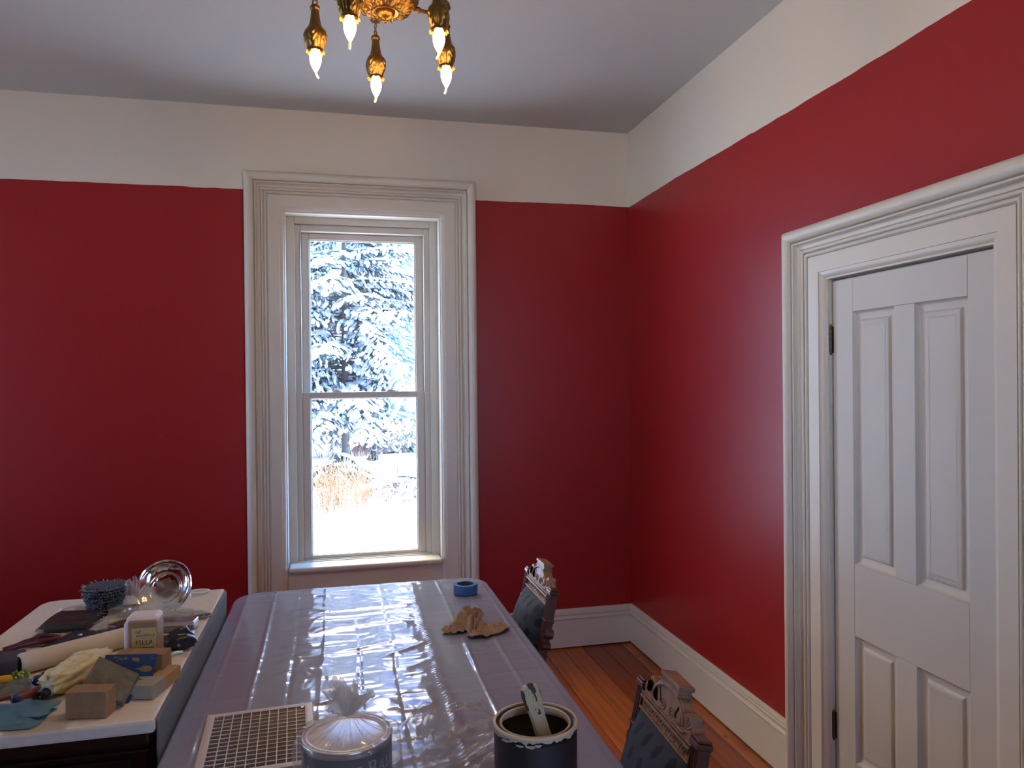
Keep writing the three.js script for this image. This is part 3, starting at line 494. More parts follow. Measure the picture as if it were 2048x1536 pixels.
  for (const s of [-1, 1]) {
    const sp = []; for (let i = 0; i <= 26; i++) { const a = i / 26 * 3.6 * PI, r = 0.0135 * (1 - i / 34); sp.push([s * (0.022 + r * Math.cos(a)), 0.488 + r * Math.sin(a), -0.004]); }
    relief.push(tube(sp, 0.0022, 60, false, 6));
    for (let i = 0; i < 5; i++) { const a = PI * (0.1 + 0.13 * i); relief.push(new THREE.SphereGeometry(1, 10, 8).scale(0.0145, 0.0036, 0.0032).rotateZ(a).translate(s > 0 ? 0 : 0, 0, 0).scale(s, 1, 1).translate(s * (0.098 + 0.013 * Math.cos(a)), 0.482 + 0.016 * Math.sin(a), -0.004)); }
    for (let i = 0; i < 4; i++) relief.push(new THREE.SphereGeometry(1, 10, 8).scale(0.012, 0.003, 0.003).rotateZ(1.0 + i * 0.28).scale(s, 1, 1).translate(s * (0.062 + i * 0.003), 0.49 + i * 0.001, -0.003));
    relief.push(new THREE.CylinderGeometry(0.0065, 0.0065, 0.006, 16).rotateX(PI / 2).translate(s * 0.119, 0.487, -0.004), tube([[s * 0.035, 0.476, -0.004], [s * 0.06, 0.474, -0.004], [s * 0.09, 0.478, -0.004], [s * 0.1, 0.486, -0.004]], 0.002, 20, false, 6));
  }
  part('carving', strip(relief.map((g) => uvm(g))).applyMatrix4(basis), M2, crest);
  part('crest_cap', back(strip([box(-0.047, 0.047, 0.53, 0.536, -0.032, 0.001, 0.0012), box(-0.045, 0.045, 0.535, 0.545, -0.03, -0.001, 0.0012), box(-0.049, 0.049, 0.544, 0.553, -0.034, 0.003, 0.0018)])), M2, t);
  return t;
}
const chairA = carvedChair('carved dining chair at the far right corner of the table, beyond the paint can', [-1.053, 0, 1.72], 0);
dup(chairA, [-1.06, 0, 2.785], -0.05, 'carved dining chair nearest the door, its dotted back beside the open can');
// ---------------------------------------------------------------- things on the dining table
const T0 = TOP + 0.0015;
{ // masking tape
  const t = thing('masking_tape', 'roll of blue masking tape at the far right corner of the drop sheet', 'tape', [-1.251, T0, 1.345]);
  part('tape', lathe([[0.0335, 0.0], [0.0465, 0.0], [0.0475, 0.001], [0.0475, 0.035], [0.0465, 0.036], [0.0335, 0.036]], 64), std([0.035, 0.13, 0.36], 0.6, { bumpMap: GRAIN, bumpScale: 0.0002 }), t);
  part('core', lathe([[0.0335, 0.0355], [0.0315, 0.0355], [0.0315, 0.0005], [0.0335, 0.0005]], 64), std([0.05, 0.06, 0.12], 0.7), t);
}
{ // crumpled rag: a cloth thrown in folds, one sheet gathered over itself
  const fold = (kk, f) => { const n = 1 - Math.abs(f); return Math.pow(Math.max(0, n), kk); };
  const cloth = (k, rx, rz, hh, irr, ang) => { const ca = Math.cos(ang), sa = Math.sin(ang); return sheet(90, 90, (u, v) => {
    const a = (u - 0.5) * 2, b = (v - 0.5) * 2, q = Math.max(Math.abs(a), Math.abs(b)), c = Math.hypot(a, b) || 1e-6, th = Math.atan2(b, a), out = q / c * (1 + irr * noise(Math.cos(th) * 1.3 + k, Math.sin(th) * 1.3, 1) + 0.22 * noise(Math.cos(th) * 3.5, Math.sin(th) * 3.5 + k, 2));
    const x = a * out * rx, z = b * out * rz, e = Math.min(1, (1 - q) * 3.2), p = x * ca + z * sa, r = -x * sa + z * ca, wob = 0.5 * noise(r * 14, p * 10, k);
    const big = fold(1.6, Math.sin(p * 62 + k + wob * 2.2)), mid = fold(2.2, noise(p * 42 + wob, r * 15 + k, 5)), fine = fold(3, noise(p * 95, r * 40 + k, 6));
    return [x + 0.008 * noise(z * 40, k, 3) * e, 0.003 + e * hh * (0.2 + 0.5 * big + 0.35 * mid) + (0.25 + e) * 0.006 * fine + 0.007 * (1 - e) * Math.max(0, noise(th * 3, k, 9)), z];
  }, 0.0014); };
  const g = strip([cloth(3, 0.06, 0.082, 0.05, 0.35, 0.5), cloth(9, 0.07, 0.045, 0.014, 0.35, 0.2).rotateY(0.35).translate(0.045, 0.001, 0.075), cloth(14, 0.036, 0.03, 0.024, 0.4, 1.2).translate(-0.062, 0.001, 0.02), cloth(21, 0.042, 0.065, 0.034, 0.5, 0.9).rotateY(-0.5).translate(0.035, 0.01, -0.06), cloth(27, 0.022, 0.07, 0.03, 0.3, 0.1).rotateY(-0.35).translate(0.022, 0.016, 0.01)]);
  one('rag', g, std([0.36, 0.235, 0.135], 0.92, { bumpMap: FABRIC, bumpScale: 0.0004 }), 'crumpled tan cotton rag lying on the drop sheet near the blue tape', 'rag', [-1.312, T0, 1.75], 0.15);
}
{ // floor register
  const t = thing('floor_register', 'white painted metal vent grille lying flat beside the bagged can', 'vent grille', [-1.925, T0 + 0.002, 2.432], 0.055);
  const W = 0.128, L = 0.162, fr = 0.021, m = std([0.56, 0.52, 0.49], 0.4), nC = 10, nR = 14;
  part('frame', strip([ring([[0, 0], [0.0, 0.006], [0.003, 0.011], [0.014, 0.0125], [fr, 0.0115], [fr, 0.0]], -W, W, -L, L)]).rotateX(-PI / 2), m, t);
  const iw = W - fr, il = L - fr;
  for (let i = 1; i < nC; i++) part('bar', box(-iw + 2 * iw * i / nC - 0.0012, -iw + 2 * iw * i / nC + 0.0012, 0.004, 0.0115, -il, il, 0.0006), m, t);
  for (let i = 1; i < nR; i++) { const z = -il + 2 * il * i / nR; part('bar', box(-iw, iw, 0.004, 0.0105, z - 0.0016, z + 0.0016, 0.0006), m, t); }
  const lou = std([0.085, 0.07, 0.06], 0.35, { metalness: 0.3 });
  for (let i = 0; i < nR; i++) part('louvre', uvm(new THREE.BoxGeometry(2 * iw, 0.0008, 0.0145).rotateX(0.62).translate(0, 0.0045, -il + 2 * il * (i + 0.5) / nR)), lou, t);
  for (const [x, z] of [[-iw + 0.006, -il + 0.006], [iw - 0.006, -il + 0.006], [-iw + 0.006, il - 0.006], [iw - 0.006, il - 0.006]]) part('screw', new THREE.CylinderGeometry(0.004, 0.0045, 0.003, 14).translate(x, 0.0105, z), M.steel, t);
}
function canShell(r, h, rim) { return lathe([[r - 0.004, 0.003], [r - 0.003, 0], [r, 0.001], [r + 0.001, 0.005], [r - 0.001, 0.008], [r - 0.001, h - 0.008], [r + 0.001, h - 0.005], [r + 0.0015, h - 0.001], [r, h + 0.001], [r - 0.003, h + 0.001], [r - 0.004, h - 0.003], [r - 0.011, h - 0.004], [r - 0.0125, h - 0.001], [r - 0.014, h - 0.003], [r - 0.014, h - 0.006], [r - 0.0035, h - 0.012], [r - 0.003, 0.004], [0, 0.004]], 96); }
const H1 = 0.19, R1 = 0.0815;
{ // closed can with its lid, inside a tied clear bag
  const t = thing('paint_can', 'closed charcoal-labelled paint can with pale lid inside a tied clear bag', 'paint can', [-1.726, T0, 2.845]);
  part('shell', canShell(R1, H1), M.steel, t);
  const label = canvas(2048, 640, (g, w, h) => {
    g.fillStyle = '#26262a'; g.fillRect(0, 0, w, h);
    g.fillStyle = '#4a1a22'; g.fillRect(0, h * 0.36, w, h * 0.36);
    g.fillStyle = '#8d8a86'; g.textBaseline = 'alphabetic'; let x = 0;
    const put = (s, size) => { g.font = size + 'px serif'; g.fillText(s, x, 142); x += g.measureText(s).width + 4; };
    const total = () => { x = 0; g.save(); g.globalAlpha = 0; run(); g.restore(); return x; };
    const run = () => { put('F', 142); put('ARROW', 106); put('&', 120); put('B', 142); put('ALL', 106); };
    const tw = total(); x = w / 2 - tw / 2; run();
  });
  const lab = grid(96, 1, (u, v) => { const a = 2 * PI * u; return [R1 * -Math.sin(a), lerp(0.01, H1 - 0.012, v), R1 * -Math.cos(a)]; });
  part('label', lab, std(0xffffff, 0.32, { map: label }), t).rotation.y = -0.02;
  part('lid', lathe([[R1 - 0.0035, H1 - 0.002], [R1 - 0.0065, H1 + 0.0015], [R1 - 0.0105, H1 + 0.0015], [R1 - 0.013, H1 - 0.003], [R1 - 0.015, H1 - 0.004], [R1 - 0.018, H1 - 0.0015], [0.03, H1 - 0.0005], [0.0, H1]], 96), std([0.88, 0.89, 0.9], 0.2, { metalness: 0.35 }), t);
  const n2 = (a, k, z) => noise(Math.cos(a) * k + 9, Math.sin(a) * k, z), pleatOf = (a) => Math.sin(a * 17 + 2 * n2(a, 1, 2)) * 0.5 + n2(a, 7, 4);
  const skirt = grid(180, 70, (u, v) => {
    const a = u * 2 * PI, pleat = pleatOf(a);
    if (v < 0.5) { const q = v / 0.5, y = lerp(0.004, H1 + 0.004, q), r = R1 + 0.008 + 0.006 * n2(a, 2, 5) + 0.003 * noise(a * 9, y * 24, 5) + 0.005 * Math.sin(q * PI); return [r * Math.cos(a), y, r * Math.sin(a)]; }
    const q = (v - 0.5) / 0.5, r = lerp(R1 + 0.008 + 0.006 * n2(a, 2, 5), 0.0085, Math.pow(q, 0.92)), y = H1 + 0.004 + 0.032 * Math.pow(q, 1.7) + 0.005 * Math.sin(q * PI) * pleat, k = 1 + 0.12 * q * pleat;
    return [r * k * Math.cos(a) + 0.003 * q, y, r * k * Math.sin(a)];
  });
  M.film = std([0.95, 0.945, 0.93], 0.12, { transmission: 0.9, thickness: 0, ior: 1.45 });
  part('bag_skirt', skirt, M.film, t);
  const frill = std([0.82, 0.78, 0.71], 0.55, { transmission: 0.62, thickness: 0, ior: 1.45 });
  for (const [k, w, h, sx, sz, lean] of [[1, 0.026, 0.054, 1.1, 0.75, -0.012], [5, 0.022, 0.045, 1.1, 0.6, 0.014], [9, 0.016, 0.057, 0.9, 0.7, -0.004]])
    part('bag_frill', grid(120, 40, (u, v) => {
      const a = u * 2 * PI, q = v, pl = Math.sin(a * 9 + 3 * n2(a, 1, k)) * 0.5 + 0.8 * n2(a, 4, k + 2), fan = Math.pow(q, 0.75), r = (0.0075 + w * fan) * (1 + 0.34 * pl * (0.35 + 0.65 * q)) * (1 + 0.25 * n2(a, 1.2, k + 5) * q);
      const top = h * (0.78 + 0.45 * n2(a, 1.4, k + 8) + 0.16 * n2(a, 6, k + 3));
      return [0.003 + r * sx * Math.cos(a) + lean * q + 0.006 * q * n2(a, 3, k + 1), H1 + 0.034 + q * top + 0.004 * noise(a * 6, q * 7, k) * q, r * sz * Math.sin(a)];
    }), frill, t);
  part('tie', new THREE.TorusGeometry(0.0088, 0.0018, 8, 24).rotateX(PI / 2).translate(0.003, H1 + 0.0345, 0), std([0.6, 0.52, 0.42], 0.6), t);
}
{ // open can with brush
  const t = thing('paint_can', 'open dark paint can with cream drips round its rim', 'paint can', [-1.377, T0, 2.886]);
  const r = 0.0785, h = H1 + 0.001;
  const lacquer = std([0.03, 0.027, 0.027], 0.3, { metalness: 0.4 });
  part('shell', canShell(r, h), lacquer, t);
  part('label', grid(96, 1, (u, v) => [(r + 0.0004) * Math.cos(u * 6.2832), lerp(0.01, h - 0.014, v), -(r + 0.0004) * Math.sin(u * 6.2832)]), std([0.016, 0.015, 0.016], 0.34, { bumpMap: GRAIN, bumpScale: 0.0002 }), t);
  const cream = std([0.6, 0.51, 0.345], 0.4), ringPaint = strip([lathe([[r - 0.0035, h - 0.001], [r - 0.003, h + 0.0022], [r + 0.0008, h + 0.0018], [r + 0.0022, h - 0.001], [r + 0.0018, h - 0.006]], 160), lathe([[r - 0.0145, h - 0.009], [r - 0.0148, h - 0.0015], [r - 0.0125, h + 0.0006], [r - 0.0105, h - 0.0022]], 160)]);
  { const p = ringPaint.attributes.position; for (let i = 0; i < p.count; i++) { const a = Math.atan2(p.getZ(i), p.getX(i)), n = noise(Math.cos(a) * 7, Math.sin(a) * 7, 4), out = Math.hypot(p.getX(i), p.getZ(i)); if (p.getY(i) < h - 0.005) p.setY(i, p.getY(i) - Math.max(0, n) * 0.005 + (out > r ? 0.003 * noise(Math.cos(a) * 20, Math.sin(a) * 20, 2) : 0)); } ringPaint.computeVertexNormals(); }
  part('rim_paint', uvm(ringPaint), cream, t);
  const drips = []; for (let i = 0; i < 26; i++) { const a = rr(0, 6.283), L = rr(0.0015, 0.005), w = rr(0.003, 0.014), y = h - 0.007 - rr(0, 0.006); drips.push(grid(6, 3, (u, v) => { const b = a + (u - 0.5) * w / r * 2, k = 1 - Math.pow(Math.abs(u - 0.5) * 2, 3); return [(r + 0.0012) * Math.cos(b), y - v * L * (0.3 + 0.7 * k), (r + 0.0012) * Math.sin(b)]; })); }
  part('drip', strip(drips), cream, t);
  const inside = (a0, a1, f) => grid(40, 8, (u, v) => { const a = lerp(a0, a1, u); return [(r - 0.0038) * Math.cos(a), h - 0.008 - v * f(u), (r - 0.0038) * Math.sin(a)]; });
  part('inner_paint', strip([inside(-2.9, -0.25, (u) => 0.026 + 0.008 * noise(u * 9, 2, 2)), inside(-2.0, -1.68, (u) => 0.022 + 0.036 * Math.pow(Math.sin(u * PI), 1.5)), inside(-3.3, -2.8, (u) => 0.012 + 0.02 * Math.sin(u * PI)), inside(-0.3, 3.2, (u) => 0.024 + 0.012 * noise(u * 6, 1, 1)), grid(40, 8, (u, v) => { const a = lerp(-1.35, 0.3, u); return [(r - 0.0038) * Math.cos(a), h - 0.05 - 0.014 * noise(u * 5, 3, 1) + 0.02 * (1 - u) * -1 - v * 0.035, (r - 0.0038) * Math.sin(a)]; })]), cream, t);
  part('paint', lathe([[r - 0.004, 0.112], [0.04, 0.1125], [0, 0.112]], 48), cream, t);
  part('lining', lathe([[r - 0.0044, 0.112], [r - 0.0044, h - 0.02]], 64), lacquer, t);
}
{ // brush standing in the can: flat handle with a hanging hole, painted over
  const b = thing('paintbrush', 'paint-smeared wooden brush handle standing in the open can', 'paintbrush', [-1.35, T0 + 0.115, 2.905], 0.0);
  const q = new THREE.Group(); const out = [[-0.0135, 0], [-0.0135, 0.03], [-0.0115, 0.06], [-0.0115, 0.09], [-0.0145, 0.115], [-0.0155, 0.13], [-0.0135, 0.141], [-0.007, 0.148], [0, 0.1495], [0.007, 0.148], [0.0135, 0.141], [0.0155, 0.13], [0.0145, 0.115], [0.0115, 0.09], [0.0115, 0.06], [0.0135, 0.03], [0.0135, 0]].map(([x, y]) => [x * 1.22, y]);
  const hole = arc(0, 0.124, 0.0042, 0.0055, 0, -2 * PI, 16);
  const paintTex = tex(256, 512, (x, y) => { const n = pf(x, y, 5, 3, 4), edge = smoothstep(n + (y > 0.86 ? 0.22 : y > 0.6 ? -0.2 : -0.5) + (Math.abs(x - 0.5) > 0.4 ? 0.26 : 0), 0.2, 0.26); return [lerp(0.76, 0.26, edge), lerp(0.71, 0.2, edge), lerp(0.55, 0.13, edge)]; }, true, 0.04, 0.15);
  const handle = uvm(extrude(out, 0.009, 0.0035, [hole]).translate(0, 0, -0.0045)); { const p = handle.attributes.position, u = handle.attributes.uv; for (let i = 0; i < p.count; i++) u.setXY(i, p.getX(i) + 0.02, p.getY(i)); }
  part('handle', handle, std(0xffffff, 0.42, { map: paintTex, bumpMap: GRAIN, bumpScale: 0.0004 }), b);
  part('ferrule', strip([box(-0.0175, 0.0175, -0.045, 0.004, -0.008, 0.008, 0.003), box(-0.018, 0.018, -0.014, -0.011, -0.0086, 0.0086, 0.001)]), std([0.5, 0.46, 0.36], 0.4, { metalness: 0.3 }), b);
  part('bristles', box(-0.018, 0.018, -0.082, -0.044, -0.0075, 0.0075, 0.004), std([0.4, 0.37, 0.28], 0.7), b);
  b.rotation.set(-0.33, 0.25, 0.17, 'YXZ');
}
{ // crumpled clear film
  const rid = (x, y, s) => { const n = 1 - Math.abs(noise(x, y, s)); return n * n * n; };
  const g = grid(150, 120, (u, v) => {
    const th = Math.atan2(v - 0.5, u - 0.5), q = Math.max(Math.abs(u - 0.5), Math.abs(v - 0.5)) * 2, c = Math.hypot(u - 0.5, v - 0.5) * 2 || 1e-6, k = q / c * (1 + 0.16 * noise(Math.cos(th) * 2.5, Math.sin(th) * 2.5, 3) + 0.05 * noise(th * 9, 1, 1));
    const x = (u - 0.5) * 0.36 * k, z = (v - 0.5) * 0.44 * k, e = smoothstep(1 - q, 0, 0.25), w = z * 0.8 + x * 0.5;
    return [x, 0.003 + e * (0.034 * rid(x * 7 + 1, w * 17, 2) + 0.017 * rid(x * 18, w * 40 + 3, 3) + 0.006 * rid(x * 50, w * 80, 7) + 0.012 * (0.5 + 0.5 * noise(x * 5, z * 5, 8))) + 0.012 * (1 - e) * Math.max(0, noise(x * 22, z * 22, 5)), z];
  });
  one('plastic_film', g, std([0.93, 0.935, 0.95], 0.12, { transmission: 0.9, thickness: 0, ior: 1.6 }), 'crumpled sheet of clear plastic film between the two paint cans', 'plastic film', [-1.5, T0 + 0.004, 2.6], -0.35);
}
// ---------------------------------------------------------------- side cabinet with its padded top
const B0 = 0.84;                                          // height of the padded top
{
  const t = thing('side_cabinet', 'dark wooden side cabinet with a cream padded top and grey side flap', 'cabinet');
  const x0 = -2.742, x1 = -2.158, z0 = 1.335, z1 = 2.412;
  part('carcass', strip([box(x0 + 0.02, x1 - 0.012, 0.09, 0.8, z0 + 0.02, z1 - 0.02, 0.004), box(x0 + 0.012, x1 - 0.006, 0.775, 0.808, z0 + 0.01, z1 - 0.004, 0.006), box(x0 + 0.014, x1 - 0.008, 0.755, 0.763, z0 + 0.012, z1 - 0.01, 0.003)]), M.mahogany, t);
  for (const [a, b] of [[0.61, 0.745], [0.36, 0.6], [0.11, 0.35]]) { const d = part('drawer', strip([box(x0 + 0.05, x1 - 0.045, a, b, z1 - 0.022, z1 - 0.008, 0.004)]), M.mahogany, t); for (const q of [-0.14, 0.14]) part('knob', lathe([[0, 0], [0.008, 0.001], [0.007, 0.01], [0.014, 0.016], [0.012, 0.024], [0, 0.026]], 20).rotateX(PI / 2).translate((x0 + x1) / 2 + q, (a + b) / 2, z1 - 0.009), M.brassdark, d); }
  for (const [x, z] of [[x0 + 0.045, z0 + 0.045], [x1 - 0.037, z0 + 0.045], [x0 + 0.045, z1 - 0.045], [x1 - 0.037, z1 - 0.045]]) part('foot', lathe([[0, 0.001], [0.016, 0.001], [0.022, 0.02], [0.026, 0.05], [0.03, 0.09], [0, 0.091]], 20).translate(x, 0, z), M.mahogany, t);
  const sh = new THREE.Shape(), X0 = x0 - 0.004, X1 = x1 + 0.01, Z0 = z0 - 0.006, Z1q = z1 + 0.018, r = 0.06, r2 = 0.012;
  sh.moveTo(X0 + r, -Z0); sh.lineTo(X1 - r2, -Z0); sh.quadraticCurveTo(X1, -Z0, X1, -Z0 - r2); sh.lineTo(X1, -Z1q + r2); sh.quadraticCurveTo(X1, -Z1q, X1 - r2, -Z1q); sh.lineTo(X0 + r2, -Z1q); sh.quadraticCurveTo(X0, -Z1q, X0, -Z1q + r2); sh.lineTo(X0, -Z0 - r); sh.quadraticCurveTo(X0, -Z0, X0 + r, -Z0);
  const padTex = tex(512, 512, (x, y) => { const s = pf(x, y, 6, 2, 4), k = smoothstep(s, 0.28, 0.5), f = 0.02 * pf(x, y, 70, 5, 2); return [0.87 - 0.16 * k + f, 0.83 - 0.17 * k + f, 0.75 - 0.19 * k + f]; }, true, 1.1);
  part('pad', uvm(extrude(sh, 0.018, 0.007).rotateX(-PI / 2).translate(0, 0.815, 0)), std(0xffffff, 0.6, { map: padTex, bumpMap: GRAIN, bumpScale: 0.0003 }), t);
  // quilted flap hanging down the right side from a worn seam
  const flap = sheet(60, 30, (u, v) => { const z = lerp(Z1q - 0.012, Z0 + 0.01, u), s = v * 0.2, a = Math.min(s / 0.012, PI / 2), y = 0.838 - 0.012 * (1 - Math.cos(a)) - Math.max(0, s - 0.0188), x = X1 - 0.006 + 0.012 * Math.sin(a) + 0.003 * noise(z * 6, v * 3, 2) * v; return [x, y, z]; }, 0.004);
  part('flap', flap, std([0.165, 0.172, 0.158], 0.85, { bumpMap: FABRIC, bumpScale: 0.0006, sheen: 0.2, sheenColor: lin([0.5, 0.5, 0.5]), sheenRoughness: 0.5 }), t);
}
// ---------------------------------------------------------------- tools and odds and ends on the cabinet
const Y = B0 + 0.0012;
const mdf = (z) => tex(256, 256, (x, y) => { const n = 0.05 * pf(x, y, 60, z, 2) + 0.05 * pf(x, y, 5, z + 3, 3); return [0.58 + n, 0.455 + n, 0.31 + n]; }, true, 0.12);
const MDF = std(0xffffff, 0.8, { map: mdf(4), bumpMap: GRAIN, bumpScale: 0.0003 });
const softwood = std(0xffffff, 0.65, { map: woodTex([0.6, 0.45, 0.28], [0.42, 0.28, 0.15], 131, 0), bumpMap: GRAIN, bumpScale: 0.0002 });
const blue = std([0.03, 0.085, 0.2], 0.85, { bumpMap: GRAIN, bumpScale: 0.0006 });
{ // frayed buffing discs
  const t = thing('buffing_wheel', 'stack of frayed grey-blue cloth buffing discs at the back of the cabinet', 'buffing wheel', [-2.49, Y, 1.555]);
  const mat = std([0.085, 0.105, 0.13], 0.95, { bumpMap: FABRIC, bumpScale: 0.0008 }), lint = std([0.24, 0.3, 0.36], 0.95);
  const N = 10;
  for (let i = 0; i < N; i++) {
    const f = i / (N - 1), R = 0.05 + 0.014 * smoothstep(f, 0.3, 0.8), y0 = i * 0.0095, g = grid(96, 12, (u, v) => { const a = u * 2 * PI, ph = v * PI, rr0 = R + 0.004 * noise(Math.cos(a) * 6 + i * 3, Math.sin(a) * 6, i); return [rr0 * Math.sin(ph) * Math.cos(a) * (v < 0.5 ? 1 : 1) , y0 + 0.0055 - 0.0055 * Math.cos(ph) * (1 - 0.2 * Math.sin(ph)) + 0.0012 * noise(Math.cos(a) * 3, Math.sin(a) * 3, i + 9), rr0 * Math.sin(ph) * Math.sin(a)]; });
    const d = part('disc', uvm(g), mat, t), fr = [];
    for (let k = 0; k < 110; k++) { const a = rr(0, 6.283), r0 = R - 0.004, L = rr(0.005, 0.012), dy = rr(-0.004, 0.007) + (i === N - 1 ? 0.005 : 0); fr.push(rod([r0 * Math.cos(a), y0 + rr(0.001, 0.009), r0 * Math.sin(a)], [(r0 + L) * Math.cos(a + rr(-0.14, 0.14)), y0 + 0.005 + dy, (r0 + L) * Math.sin(a + rr(-0.14, 0.14))], 0.0016, 0.0008, 3)); }
    part('fringe', strip(fr), lint, d).userData.kind = 'stuff';
  }
  part('face', uvm(lathe([[0, N * 0.0095 + 0.001], [0.007, N * 0.0095 + 0.001], [0.0085, N * 0.0095 + 0.0035], [0.05, N * 0.0095 + 0.004], [0.056, N * 0.0095 + 0.001]], 48)), std([0.05, 0.058, 0.075], 0.9, { bumpMap: FABRIC, bumpScale: 0.0006 }), t);
}
{ // shiny ceiling-light dish on its edge
  const t = thing('metal_dish', 'shiny silvery lamp dish standing tilted on its rim', 'metal dish', [-2.313, Y + 0.0735, 1.54]);
  const g = lathe([[0.0, 0.034], [0.012, 0.034], [0.014, 0.03], [0.03, 0.031], [0.05, 0.029], [0.053, 0.022], [0.06, 0.019], [0.075, 0.0145], [0.086, 0.006], [0.09, 0.004], [0.096, 0.0035], [0.099, 0.0005], [0.1, -0.0015], [0.0985, -0.003], [0.0955, 0.001], [0.0895, 0.0018], [0.0855, 0.0038], [0.0745, 0.0122], [0.0595, 0.0168], [0.0525, 0.0198], [0.0495, 0.0268], [0.03, 0.0288], [0, 0.0288]], 96);
  const p = g.attributes.position; for (let i = 0; i < p.count; i++) { const x = p.getX(i), z = p.getZ(i), r = Math.hypot(x, z); if (r < 0.05) p.setY(i, p.getY(i) + 0.0016 * noise(x * 60, z * 60, 3)); } g.computeVertexNormals();
  const q = new THREE.Quaternion().setFromUnitVectors(V(0, -1, 0), V(-0.1, 0.42, 0.9).normalize());
  part('dish', mergeVertices(g).scale(0.91, 0.91, 0.91).applyQuaternion(q), std([0.8, 0.77, 0.7], 0.07, { metalness: 1 }), t);
  part('socket', lathe([[0, 0.085], [0.014, 0.085], [0.016, 0.07], [0.02, 0.06], [0.02, 0.033], [0, 0.033]], 24).scale(0.91, 0.8, 0.91).applyQuaternion(q), std([0.75, 0.74, 0.72], 0.35), t);
  one('lamp_cord', strip([tube([[-2.305, Y + 0.03, 1.43], [-2.27, Y + 0.012, 1.4], [-2.215, Y + 0.004, 1.385], [-2.2, Y + 0.004, 1.36], [-2.235, Y + 0.004, 1.345], [-2.27, Y + 0.005, 1.365], [-2.262, Y + 0.006, 1.41]], 0.0045, 60), rod([-2.262, Y + 0.004, 1.41], [-2.255, Y + 0.006, 1.45], 0.011, 0.009, 14)]), std([0.74, 0.74, 0.73], 0.4), 'white flex looped on the cabinet right of the shiny dish', 'cord');
  one('lamp_cord', tube([[-2.54, Y + 0.005, 1.5], [-2.6, Y + 0.005, 1.44], [-2.645, Y + 0.005, 1.47], [-2.63, Y + 0.005, 1.545], [-2.575, Y + 0.005, 1.565]], 0.0042, 60), std([0.74, 0.74, 0.73], 0.4), 'white flex loop on the cabinet left of the buffing discs', 'cord');
}
one('sanding_pad', box(-0.042, 0.042, 0, 0.03, -0.022, 0.022, 0.004), std([0.3, 0.31, 0.27], 0.85), 'small grey-green pad lying between the buffing discs and the dish', 'sanding pad', [-2.425, Y, 1.585], -0.1);
function sack(label, pos, turn, w, d, h, k, m) {         // clear bag: closed crumpled skin
  const g = grid(90, 50, (u, v) => { const a = u * 2 * PI, ph = v * PI, s = Math.sin(ph), rid = 1 - Math.abs(noise(Math.cos(a) * 3 + k, Math.sin(a) * 3 + ph * 2.5, k)), n = 0.78 + 0.34 * rid * rid; return [w * Math.pow(s, 0.6) * Math.cos(a) * n, Math.max(0.0006, h * (0.5 - 0.5 * Math.cos(ph)) * n * (0.8 + 0.4 * noise(Math.cos(a) * 2, Math.sin(a) * 2, k + 4))), d * Math.pow(s, 0.6) * Math.sin(a) * n]; });
  return one('plastic_bag', g, m ?? M.bagfilm, label, 'plastic bag', pos, turn);
}
M.bagfilm = std([0.95, 0.96, 0.96], 0.16, { transmission: 0.93, thickness: 0, ior: 1.5 });
M.bagmilky = std([0.72, 0.75, 0.7], 0.35, { transmission: 0.55, thickness: 0, ior: 1.45 });
sack('small clear bag hugging the left rim of the shiny dish', [-2.402, Y, 1.57], 0.2, 0.026, 0.032, 0.1, 3);
sack('pale flat plastic bag in front of the shiny dish', [-2.25, Y, 1.665], -0.15, 0.115, 0.034, 0.022, 7, M.bagmilky);
sack('glossy clear bag over the brown parts behind the filler tub', [-2.37, Y, 1.72], 0.5, 0.11, 0.07, 0.045, 12);
one('clip', strip([tube([[-0.03, 0.004, 0], [0, 0.008, 0.004], [0.03, 0.004, 0]], 0.006, 20)]), std([0.1, 0.085, 0.07], 0.4), 'small dark clip at the right end of the pale plastic bag', 'clip', [-2.172, Y + 0.003, 1.69], 0.4);
{ // brown leather case
  const t = thing('leather_case', 'dark brown leather case with a fringed left edge near the back', 'case', [-2.548, Y, 1.668], -0.2);
  const lt = std([0.035, 0.019, 0.016], 0.45, { bumpMap: GRAIN, bumpScale: 0.0005 });
  part('body', strip([box(-0.062, 0.066, 0, 0.034, -0.05, 0.062, 0.007)]), lt, t);
  part('flap', sheet(24, 10, (u, v) => [lerp(-0.064, 0.068, u), 0.0375 - 0.022 * Math.pow(v, 3) + 0.0012 * noise(u * 6, v * 4, 2), lerp(-0.045, 0.0668, Math.min(1, v * 1.25))], 0.002), lt, t);
  const f = []; for (let i = 0; i < 26; i++) f.push(rod([-0.062, rr(0.004, 0.03), lerp(-0.03, 0.06, i / 26)], [-0.082 - rr(0, 0.012), rr(0.001, 0.012), lerp(-0.03, 0.06, i / 26) + rr(-0.01, 0.01)], 0.0018, 0.0012, 4)); part('fringe', strip(f), lt, t);
  for (const x of [-0.03, 0.03]) part('slot', uvm(new THREE.CylinderGeometry(0.011, 0.011, 0.001, 20).scale(1.3, 1, 0.6).translate(x, 0.0383, -0.02)), M.black, t);
}
{ // dark pouch
  const t = thing('tool_pouch', 'flat black vinyl pouch with a snap, in front of the leather case', 'pouch', [-2.49, Y, 1.805], -0.1);
  part('body', sheet(30, 24, (u, v) => { const e = 1 - Math.pow(Math.max(Math.abs(u - 0.5), Math.abs(v - 0.5)) * 2, 4); return [lerp(-0.062, 0.066, u) + 0.03 * (0.5 - v), 0.003 + 0.014 * e + 0.002 * noise(u * 8, v * 4, 3), lerp(-0.065, 0.07, v)]; }, 0.002), std([0.018, 0.017, 0.019], 0.4, { bumpMap: GRAIN, bumpScale: 0.0004 }), t);
  part('snap', lathe([[0, 0.0045], [0.004, 0.004], [0.006, 0.001], [0.0065, 0]], 16).translate(0.006, 0.0175, 0.012), M.steel, t);
}
